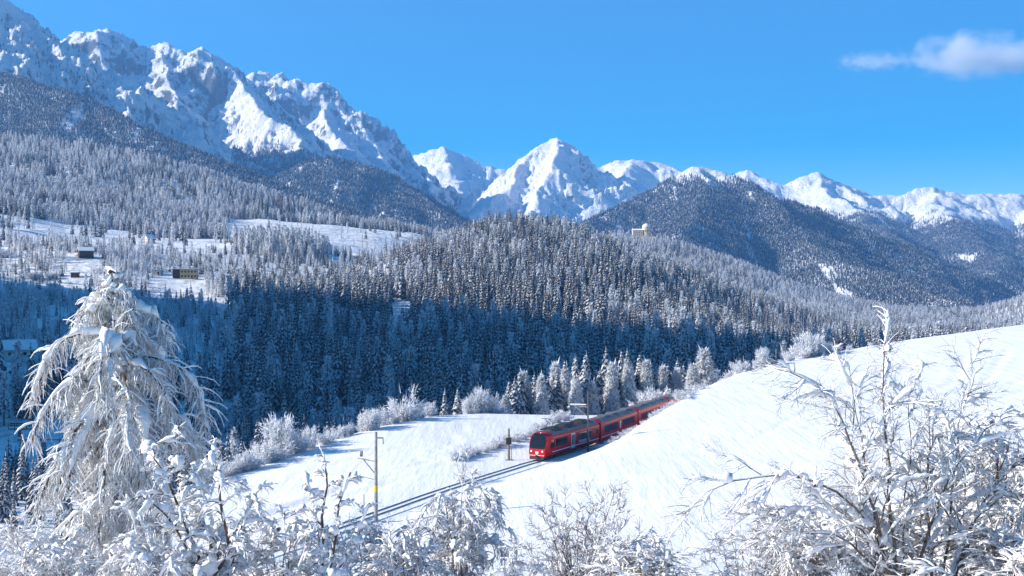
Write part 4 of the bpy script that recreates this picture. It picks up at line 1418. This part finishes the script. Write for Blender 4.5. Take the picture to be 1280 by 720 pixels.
# footbridge and path wall in the shaded gorge
for (pa, pb, Y, py, nm, lab) in ((12, 50, 470, 535, 'footbridge', 'dark timber footbridge with snowy deck in the shaded gorge'), (22, 86, 462, 550, 'retaining_wall', 'low dark wall topped with snow below the footbridge')):
    x0 = (pa - 640) / FPX * Y; x1 = (pb - 640) / FPX * Y; z = (360 - py) / FPX * Y
    e = empty(nm, ((x0 + x1) / 2, Y, z)); tag(e, lab, nm.split('_')[-1] if nm != 'footbridge' else 'bridge')
    h = (x1 - x0) / 2
    if nm == 'footbridge':
        MB().box(-h, h, -1.2, 1.2, -0.5, 0).build('deck', M['wood'], e)
        MB().box(-h, h, -1.15, 1.15, 0.004, 0.35).build('deck_snow', M['clean_snow'], e)
        for yy in (-1.2, 1.2):
            for q in np.linspace(-h, h, 6): MB().box(q - 0.12, q + 0.12, yy - 0.1, yy + 0.1, -0.4, 1.9).build('post', M['brown'], e)
            MB().box(-h, h, yy - 0.06, yy + 0.06, 1.5, 1.75).build('handrail', M['brown'], e)
            MB().box(-h, h, yy - 0.06, yy + 0.06, 0.8, 1.0).build('handrail', M['brown'], e)
        for q in (-0.35 * h, 0.6 * h): MB().box(q - 0.35, q + 0.35, -0.8, 0.8, -9, -0.5).build('pier', M['wood'], e)
    else:
        MB().box(-h, h, -0.4, 0.4, -2.6, 0.4).build('wall', M['mast'], e)
        MB().box(-h, h, -0.5, 0.5, 0.404, 1.0).build('snow_cap', M['clean_snow'], e)

# ================================================================== foreground trees and thicket
def norm(v): return v / (np.linalg.norm(v) + 1e-9)


class Wood:
    """branches as point lists; turned into bark tubes, snow loads and fine twigs"""
    def __init__(self, seed): self.r = np.random.default_rng(seed); self.b = []
    def add(self, P, r0, r1, lvl):
        P = np.asarray(P, float); self.b.append((P, np.linspace(r0, r1, len(P)), lvl)); return P
    def guide(self, pts, r0, r1, n=14, wob=0.03):
        """main stem along given points"""
        P, s = poly_sample(np.array(pts, float), 0.05)
        k = np.linspace(0, len(P) - 1, n).astype(int); P = P[k]
        P = P + self.r.normal(size=P.shape) * wob
        return self.add(P, r0, r1, 0)
    def shoot(self, p, d, L, r0, lvl, n=6, droop=0.0, wob=0.12, up=0.0):
        P = [p]; d = norm(np.asarray(d, float)); st = L / (n - 1)
        for i in range(n - 1):
            d = norm(d + self.r.normal(size=3) * wob + np.array([0, 0, -droop * (i + 1) / n + up]))
            p = p + d * st; P.append(p)
        return self.add(P, r0, max(r0 * 0.35, 0.004), lvl)
    def kids(self, P, rr, lvl, count, Lf, ang, t0=0.2, t1=1.0, droop=0.0, n=5, wob=0.14, up=0.0, taper=0.6, flat=1.0):
        out = []
        seg = np.linalg.norm(np.diff(P, axis=0), axis=1).sum()
        for k in range(count):
            t = t0 + (t1 - t0) * (k + self.r.random()) / count
            x = t * (len(P) - 1); i = min(int(x), len(P) - 2); f = x - i
            p = P[i] * (1 - f) + P[i + 1] * f; d = norm(P[i + 1] - P[i])
            s = self.r.normal(size=3); s[2] *= flat; s = norm(s - d * (s @ d))
            a = ang * (0.7 + 0.6 * self.r.random())
            L = Lf * (1 - taper * t) * (0.6 + 0.7 * self.r.random())
            r0 = max(rr * (1 - 0.6 * t) * 0.55, 0.006)
            out.append(self.shoot(p, d * math.cos(a) + s * math.sin(a), L, r0, lvl, n, droop, wob, up))
        return out


def tube_mesh(name, items, sides, mats, jitter=None):
    """items: (P, R); one tube each"""
    VV, FF = [], []; base = 0
    ca = np.arange(sides) * 2 * np.pi / sides
    cs, sn = np.cos(ca), np.sin(ca)
    by = {}
    for P, Rr in items: by.setdefault(len(P), []).append((P, Rr))
    for n, L in by.items():
        P = np.stack([q[0] for q in L]); Rr = np.stack([q[1] for q in L])
        T = np.gradient(P, axis=1); T /= np.linalg.norm(T, axis=2, keepdims=True) + 1e-9
        ref = np.where(np.abs(T[..., 2:3]) > 0.9, np.array([1.0, 0, 0]), np.array([0, 0, 1.0]))
        U = np.cross(T, ref); U /= np.linalg.norm(U, axis=2, keepdims=True) + 1e-9
        W = np.cross(U, T)
        ring = P[:, :, None] + Rr[:, :, None, None] * (U[:, :, None] * cs[:, None] + W[:, :, None] * sn[:, None])
        if jitter is not None: ring = ring + jitter.normal(size=ring.shape) * (Rr * 0.16)[:, :, None, None]
        m = len(L)
        VV.append(ring.reshape(-1, 3))
        i = np.arange(n - 1)[:, None] * sides + np.arange(sides)[None]
        j = np.arange(n - 1)[:, None] * sides + (np.arange(sides)[None] + 1) % sides
        q = np.stack([i, j, j + sides, i + sides], -1).reshape(-1, 4)
        FF.append((q[None] + (np.arange(m) * n * sides)[:, None, None]).reshape(-1, 4) + base)
        base += m * n * sides
    return np_mesh(name, np.vstack(VV), np.vstack(FF), mats, smooth=True)


def snow_items(wood, k, lvls, cover, rmin=0.02, gap=0.35, lift=0.6, rmax=0.4):
    """lumpy loads lying along the upper side of whatever is not upright"""
    r = wood.r; out = []
    for P, Rr, lv in wood.b:
        if lv not in lvls or r.random() > cover[lv]: continue
        n = len(P)
        T = np.gradient(P, axis=0); T /= np.linalg.norm(T, axis=1)[:, None] + 1e-9
        hz = np.sqrt(np.clip(1 - T[:, 2] ** 2, 0, 1))
        m = n * 2 - 1 if lv < 2 else n
        x = np.linspace(0, n - 1, m)
        Q = np.stack([np.interp(x, np.arange(n), P[:, c]) for c in range(3)], 1)
        rb = np.interp(x, np.arange(n), Rr); hz = np.interp(x, np.arange(n), hz)
        nz = r.normal(size=m + 2); nz = (nz[:-2] + nz[1:-1] * 1.5 + nz[2:]) / 2.1
        s = (rb * 0.9 + k[lv]) * (0.12 + 0.95 * hz) * np.clip(0.85 + 0.5 * nz, 0.10, 1.9) * r.uniform(0.6, 1.3)
        if r.random() < 0.5: s = s * np.where(r.random(m) < gap * 0.4, 0.25, 1)
        s = np.clip(s, rmin * 0.4, rmax); s[0] *= 0.5; s[-1] *= 0.5
        if lv >= 2: s = np.maximum(s, 0.55 * k[lv]); s[-1] = 0.4 * k[lv]
        Q = Q + np.array([0, 0, 1.0]) * (rb * 0.6 + s * lift)[:, None] + r.normal(size=Q.shape) * 0.15 * s[:, None]
        out.append((Q, s))
    return out


def plant(name, wood, base, label, group=None, cat='tree', bark='bark', k=(0.08, 0.06, 0.045, 0.03), cover=(1, 1, 0.9, 0.7), twig_lv=2, snow_lv=(0, 1, 2, 3), twig='rimed_twig', lift=0.6, sides=6):
    e = empty(name, base); tag(e, label, cat, group)
    o = np.array(base)
    wood.b = [(P - o, Rr, lv) for P, Rr, lv in wood.b]
    st = [(P, Rr) for P, Rr, lv in wood.b if lv < twig_lv]
    tw = [(P, Rr) for P, Rr, lv in wood.b if lv >= twig_lv]
    link('trunk', tube_mesh('trunk', st, 6, M[bark]), e)
    if tw: link('twigs', tube_mesh('twigs', tw, 3, M[twig]), e)['kind'] = 'stuff'
    sn = snow_items(wood, k, snow_lv, cover, lift=lift)
    fat = [q for q in sn if len(q[0]) > 7]; slim = [q for q in sn if len(q[0]) <= 7]
    if fat: link('snow_load', tube_mesh('snow_load', fat, sides, M['clean_snow'], wood.r), e)['kind'] = 'stuff'
    if slim: link('twig_snow', tube_mesh('twig_snow', slim, 4, M['clean_snow'], wood.r), e)['kind'] = 'stuff'
    return e


def pts(Y, *q, dy=0.0):
    """a stem drawn from picture positions; successive points drift dy metres in depth"""
    return [tuple(at(a, b, Y + dy * i)) for i, (a, b) in enumerate(q)]


# ---------- weeping snow-covered larch
W = Wood(901); r = W.r; YL = 56.0
trunk = W.guide(pts(YL, (158, 1010), (155, 860), (152, 700), (150, 560), (147, 440), (140, 338)), 0.34, 0.05, 30, 0.03)
gx, gy = trunk[0][0], trunk[0][1]
def dress(B, L, dense=1.0):
    W.kids(B, 0.03, 2, int((5 + L * 4.5) * dense), 0.30 + 0.22 * L, 1.0, 0.12, 1.0, 0.55, 5, 0.12, flat=0.35, taper=0.3)
    for q in range(int((14 + 24 * L) * dense)):       # curtains of fine hanging sprays
        u = 0.15 + 0.85 * r.random(); x = u * (len(B) - 1); i = min(int(x), len(B) - 2)
        b = B[i] + (B[i + 1] - B[i]) * (x - i) + r.normal(size=3) * np.array([0.14, 0.14, 0.05])
        W.shoot(b, (r.normal() * 0.35, r.normal() * 0.35, -1), 0.35 + 0.95 * r.random(), 0.016 + 0.013 * r.random(), 3, 3, 0.1, 0.16)


# the great boughs that give the tree its outline
for q, d_ in (([(146, 418), (112, 416), (72, 430), (47, 468), (43, 500)], -0.2), ([(147, 440), (120, 452), (96, 470), (80, 520)], -0.5), ([(143, 372), (122, 372), (104, 388), (98, 420)], 0.2), ([(146, 392), (172, 388), (196, 396), (212, 428)], 0.1),
              ([(149, 438), (186, 446), (226, 462), (252, 500), (258, 540)], -0.2), ([(150, 500), (190, 512), (236, 530), (254, 580)], 0.3), ([(150, 520), (110, 540), (78, 570), (62, 620)], -0.2), ([(148, 455), (158, 480), (160, 520), (162, 570)], -0.9)):
    B = W.guide(pts(YL + d_, *q, dy=d_ * 1.2), 0.075, 0.03, 11, 0.04)
    P_, R_, _l = W.b.pop(); W.b.append((P_, R_, 1))
    dress(B, np.linalg.norm(np.diff(B, axis=0), axis=1).sum(), 1.2)
for k in range(108):
    f = ((k + r.random()) / 108) ** 0.9
    t = 0.30 + 0.695 * f
    x = t * (len(trunk) - 1); i = min(int(x), len(trunk) - 2); p = trunk[i] + (trunk[i + 1] - trunk[i]) * (x - i)
    a = r.random() * 6.283
    py = 360 - p[2] / YL * FPX
    L = np.interp(py, [335, 355, 390, 410, 440, 540, 620, 720, 900], [0.45, 1.3, 2.5, 3.5, 4.9, 4.8, 4.2, 4.0, 4.0]) * (r.uniform(1.05, 1.25) if r.random() < 0.28 else r.uniform(0.4, 0.85))
    B = W.shoot(p, (math.cos(a), math.sin(a), 0.55), L, 0.028 + 0.013 * L, 1, 10, 0.85, 0.08)
    dress(B, L)
plant('larch_tree', W, (gx, gy, gz(gx, gy) - 0.3), 'tall weeping larch buried in snow with drooping white boughs', None, k=(0.10, 0.15, 0.034, 0.03), cover=(1, 1, 0.95, 0.0), lift=0.35, sides=6)


def thicket_tree(name, seed, Y, stems, label, r0=0.07, br=14, bl=1.3, tw=6, tl=0.6, tl2=3, droop=0.25, group=None, cat='tree', bark='bark', k=(0.07, 0.075, 0.055, 0.03), cover=(1, 0.95, 0.8, 0.45), up=0.0, ang=0.9, t0=0.25, lift=0.6, flat=0.8, twig='rimed_twig'):
    W = Wood(seed)
    bx = 0; by = 0
    for sp in stems:
        sc = sp[1] if isinstance(sp, tuple) and isinstance(sp[1], (int, float)) else 1.0
        P0 = sp[0] if sc is not sp else sp
        q = pts(Y + W.r.normal() * 0.5, *P0, dy=W.r.normal() * 0.25)
        P = W.guide(q, r0 * sc, 0.015 * sc, 14, 0.035)
        L = np.linalg.norm(np.diff(P, axis=0), axis=1).sum()
        for B in W.kids(P, r0 * sc, 1, int(br * sc ** 0.5), bl * (0.6 + 0.1 * L), ang, t0, 1.0, droop, 6, 0.13, up, 0.45, flat):
            for T in W.kids(B, 0.03, 2, tw, tl, 0.8, 0.15, 1.0, droop * 0.8, 5, 0.16, up, 0.5, flat):
                if tl2: W.kids(T, 0.014, 3, tl2, tl * 0.5, 0.7, 0.2, 1.0, droop * 0.4, 3, 0.16, up)
        bx, by = P[0][0], P[0][1]
    return plant(name, W, (bx, by, gz(bx, by) - 0.3), label, group, cat, bark, k, cover, lift=lift, twig=twig)


def down(P, extra=90):   # continue a stem below the picture to its root
    a, b = P[0], P[1]
    return [(a[0] + (a[0] - b[0]) * 0.4, a[1] + extra)] + list(P)


# ---------- multi-stemmed tree at the right
S = [
    (down([(1122, 735), (1112, 620), (1106, 520), (1103, 470), (1106, 428)]), 1.1),
    (down([(1112, 735), (1095, 650), (1066, 560), (1040, 500), (1012, 478), (990, 466)]), 1.1),
    (down([(1118, 735), (1090, 640), (1078, 560), (1068, 495), (1060, 458)]), 0.7),
    (down([(1165, 735), (1160, 640), (1163, 560), (1176, 540), (1196, 556), (1205, 600)]), 0.9),
    (down([(1178, 735), (1190, 620), (1200, 520), (1212, 490), (1216, 455)]), 0.8),
    (down([(1190, 735), (1212, 668), (1238, 615), (1265, 585), (1300, 570)]), 1.7),
    (down([(1120, 735), (1085, 672), (1030, 640), (980, 634), (930, 645)]), 0.8),
    (down([(1118, 735), (1075, 640), (1010, 598), (940, 596), (890, 612), (858, 640)]), 0.9),
    (down([(1110, 735), (1050, 672), (985, 668), (925, 688)]), 0.8),
    (down([(1140, 735), (1170, 640), (1210, 560), (1250, 525), (1285, 515)]), 0.9),
    (down([(1130, 735), (1128, 640), (1140, 560), (1135, 500), (1150, 470)]), 0.6),
]
thicket_tree('birch_tree', 911, 42.0, S, 'multi-stemmed bare birch with snow pillows on its spreading branches', 0.08, 18, 1.45, 9, 1.05, 3, 0.10, bark='pale_bark', twig='brown_twig', cover=(1, 0.95, 0.7, 0.0), k=(0.022, 0.068, 0.019, 0.02), flat=0.6, ang=0.75, t0=0.3)

# ---------- snow-plastered trees beside the larch
thicket_tree('snowy_tree', 921, 46.0, [
    (down([(268, 735), (262, 680), (248, 640), (236, 612)]), 1.6), (down([(262, 735), (285, 690), (276, 640), (272, 590), (262, 565)]), 1.5),
    (down([(255, 735), (232, 680), (205, 640), (178, 620), (160, 640)]), 1.1), (down([(262, 735), (225, 640), (205, 585), (190, 560), (222, 545)]), 1.1),
    (down([(280, 735), (298, 680), (310, 640), (322, 615)]), 1.0), (down([(250, 735), (200, 690), (170, 680), (140, 700)]), 1.0), (down([(275, 735), (262, 640), (240, 590), (210, 575)]), 1.0)],
    'plastered white broadleaf tree with brown forked trunk beside the larch', 0.085, 17, 1.15, 9, 0.62, 3, 0.36, k=(0.07, 0.085, 0.024, 0.02), cover=(1, 1, 0.9, 0.0), twig='brown_twig')
thicket_tree('snowy_snag', 931, 46.0, [
    (down([(404, 735), (402, 690), (404, 640), (408, 600), (404, 566)]), 1.5), (down([(408, 735), (418, 680), (425, 630), (438, 592)]), 1.3),
    (down([(400, 735), (396, 660), (388, 610), (380, 590)]), 0.8), (down([(412, 735), (436, 690), (452, 650), (462, 630)]), 0.8)],
    'upright snow-plastered snag with short broken branches in front of the mast', 0.08, 13, 0.62, 7, 0.42, 2, 0.3, k=(0.12, 0.085, 0.026, 0.024), cover=(1, 1, 0.9, 0.0), twig='brown_twig')
# ---------- arching bush in the middle
S = []
for k, (x, y) in enumerate([(515, 655), (528, 628), (545, 615), (560, 610), (580, 606), (600, 604), (618, 612), (622, 640), (612, 668), (498, 680), (626, 672), (590, 640), (560, 650)]):
    cx = 572 + (x - 572) * 0.35
    S.append((down([(572 + (x - 572) * 0.12, 735), (cx, 0.55 * y + 0.45 * 735), (0.5 * cx + 0.5 * x, y + 4), (x, y + 6), (x + (x - 572) * 0.16 + 3, y + 30)]), 0.8))
thicket_tree('arching_bush', 941, 54.0, S, 'dome-shaped bush of arching twigs loaded with snow below the rails', 0.05, 17, 1.0, 9, 0.75, 2, 0.55, cat='bush', k=(0.07, 0.08, 0.019, 0.02), cover=(1, 0.9, 0.75, 0.0), twig='brown_twig')
# ---------- upright twiggy bush
S = []
for k, (x, y) in enumerate([(668, 655), (680, 640), (690, 630), (705, 625), (722, 640), (738, 622), (752, 618), (768, 612), (776, 618), (785, 650), (800, 668), (650, 680), (700, 660), (745, 660), (815, 690)]):
    S.append((down([(722 + (x - 722) * 0.25, 735), (722 + (x - 722) * 0.6, 0.5 * (y + 735)), (x, y)]), 0.7))
thicket_tree('twiggy_bush', 951, 48.0, S, 'upright reddish twiggy bush dusted with snow in front of the slope', 0.04, 15, 0.95, 8, 0.6, 2, 0.0, cat='bush', twig='brown_twig', k=(0.03, 0.05, 0.018, 0.02), cover=(0.7, 0.7, 0.55, 0.0), up=0.05, ang=0.55)


# ---------- low snowed-in undergrowth along the bottom
UNDER = []


def under(seed, cx, top, wpx, Y, label, heavy=1.0, n=11):
    if len(UNDER) >= 6:
        src, s_top, s_w = UNDER[seed % 6]
        b = place(cx, Y, -0.3); h = (360 - top) / FPX * Y - b.z
        e = empty('undergrowth_bush', b, (seed * 2.4) % 6.28); tag(e, label, 'bush')
        f = h / s_top; w = max(wpx / FPX * Y / s_w, f * 0.9)
        e.scale = (w, w, f)
        for ch in src.children:
            c = ch.copy(); COL.objects.link(c); c.parent = e
        return
    r = np.random.default_rng(seed); S = []
    for k in range(n):
        x = cx + (k / (n - 1) - 0.5) * wpx + r.normal() * 6
        y = top + 40 * (abs(k / (n - 1) - 0.5) * 2) ** 2 + r.uniform(0, 22)
        mid = (cx + (x - cx) * 0.7, 0.5 * (y + 750))
        S.append((down([(cx + (x - cx) * 0.45, 750), mid, (x, y), (x + (x - cx) * 0.12 + r.normal() * 6, y + 16)]), 0.8))
    e = thicket_tree('undergrowth_bush', seed, Y, S, label, 0.045, 15, 1.05, 9, 0.70, 2, 0.38, None, 'bush', k=tuple(heavy * q for q in (0.05, 0.066, 0.018, 0.02)), cover=(1, 0.95, 0.85, 0.0), twig='brown_twig')
    UNDER.append((e, (360 - top) / FPX * Y - e.location.z, wpx / FPX * Y))


under(961, 350, 640, 130, 50, 'white undergrowth between forked tree and snag', 1.3)
under(962, 455, 648, 110, 56, 'bluish shaded undergrowth right of the snag', 1.0)
under(963, 505, 660, 90, 50, 'snowy undergrowth under the arching bush', 1.1)
under(964, 60, 620, 150, 62, 'rimed undergrowth at the foot of the larch', 0.9)
under(965, 60, 668, 150, 45, 'arched twigs under thick snow beside the larch foot', 1.3)
under(966, 170, 672, 130, 44, 'thick snowy undergrowth in front of the larch', 1.3)
under(967, 640, 690, 70, 46, 'bent snow-buried bush between the arching and twiggy bushes', 1.6)
under(968, 820, 672, 120, 46, 'cushioned snowy bush right of the twiggy bush', 1.5)
under(969, 910, 655, 130, 48, 'dense snowy bush under the spreading birch branches', 1.3)
under(970, 1010, 640, 140, 47, 'dense snowy undergrowth behind the birch stems', 1.2, 13)
under(971, 1120, 620, 150, 49, 'pale snowy undergrowth around the birch base', 1.2, 13)
under(972, 1215, 575, 150, 50, 'tall snowy bush behind the bent birch stem', 1.1, 14)
under(973, 1270, 520, 110, 47, 'tall dense snowy bush right of the birch', 1.1, 14)
under(974, 1250, 660, 150, 41, 'heavily snowed bush below the thick birch limb', 1.4, 12)
under(975, 740, 672, 130, 50, 'snowy undergrowth behind the twiggy bush', 1.2)
for px, Y, h, lab in ((1216, 60, 3.5, 'thin bare sapling behind the birch on the slope'), (845, 62, 2.4, 'thin bare sapling on the slope right of the cushioned bush'), (365, 75, 3.4, 'thin bare bush on the meadow behind the undergrowth'), (330, 70, 3.0, 'thin bare bush by the farm track')):
    bush(px, Y, h, lab, None, 0.7, THIN, 'bare_bush')

# ================================================================== clouds
def cloud(name, px, py, rx, ry, Y, label, dens, seed):
    """thin cumulus: an ellipsoid of vapour, dense at heart and torn towards the rim"""
    s = Y / FPX; c = at(px, py, Y)
    bm = bmesh.new()
    bmesh.ops.create_icosphere(bm, subdivisions=3, radius=1.0)
    me = bpy.data.meshes.new(name); bm.to_mesh(me); bm.free()
    m = bpy.data.materials.new(name + '_vapour'); m.use_nodes = True
    nt = m.node_tree; nt.nodes.clear()
    N, L = nt.nodes, nt.links
    out = N.new('ShaderNodeOutputMaterial'); pv = N.new('ShaderNodeVolumePrincipled')
    tc = N.new('ShaderNodeTexCoord')
    ln = N.new('ShaderNodeVectorMath'); ln.operation = 'LENGTH'; L.new(tc.outputs['Object'], ln.inputs[0])
    mp = N.new('ShaderNodeMapping'); mp.inputs['Scale'].default_value = (rx / ry * 0.9, 2.0, 1.25); mp.inputs['Location'].default_value = (seed * 3.7, seed, 0)
    L.new(tc.outputs['Object'], mp.inputs['Vector'])
    nz = N.new('ShaderNodeTexNoise'); nz.inputs['Scale'].default_value = 1.15; nz.inputs['Detail'].default_value = 6; nz.inputs['Roughness'].default_value = 0.62
    L.new(mp.outputs[0], nz.inputs['Vector'])
    f = N.new('ShaderNodeMath'); f.operation = 'MULTIPLY_ADD'; L.new(ln.outputs['Value'], f.inputs[0]); f.inputs[1].default_value = -0.50; L.new(nz.outputs[0], f.inputs[2])
    rp = N.new('ShaderNodeMapRange'); rp.interpolation_type = 'SMOOTHSTEP'
    for k_, v_ in (('From Min', 0.06), ('From Max', 0.46), ('To Min', 0.0), ('To Max', dens)): rp.inputs[k_].default_value = v_
    L.new(f.outputs[0], rp.inputs['Value']); L.new(rp.outputs[0], pv.inputs['Density'])
    pv.inputs['Color'].default_value = (1, 1, 1, 1)
    L.new(pv.outputs[0], out.inputs['Volume'])
    me.materials.append(m)
    o = link(name, me, loc=c); o.scale = (rx * s, rx * s * 0.5, ry * s)
    tag(o, label, 'cloud')
    return o


cloud('cloud', 1226, 70, 118, 34, 16500, 'white cumulus cloud drifting in the deep blue sky', 0.0034, 1)
cloud('cloud', 1095, 77, 62, 15, 16500, 'faint wisp of cloud beside the white cumulus', 0.0024, 4)

# ================================================================== air
me = bpy.data.meshes.new('haze')
bm = bmesh.new()
bmesh.ops.create_cube(bm, size=1.0)
bmesh.ops.transform(bm, matrix=Matrix.Translation((0, 6000, 1350)) @ Matrix.Diagonal((24000, 14400, 3400, 1)), verts=bm.verts)
bm.to_mesh(me); bm.free()
hm = bpy.data.materials.new('haze_air')
hm.use_nodes = True
nt = hm.node_tree
nt.nodes.clear()
out = nt.nodes.new('ShaderNodeOutputMaterial')
pv = nt.nodes.new('ShaderNodeVolumePrincipled')
pv.inputs['Color'].default_value = (0.22, 0.52, 1.0, 1)
pv.inputs['Density'].default_value = 5.2e-5
pv.inputs['Anisotropy'].default_value = 0.2
nt.links.new(pv.outputs[0], out.inputs['Volume'])
me.materials.append(hm)
hz = link('haze', me)
tag(hz, 'thin bluish mountain air filling the valley', 'haze', kind='stuff')
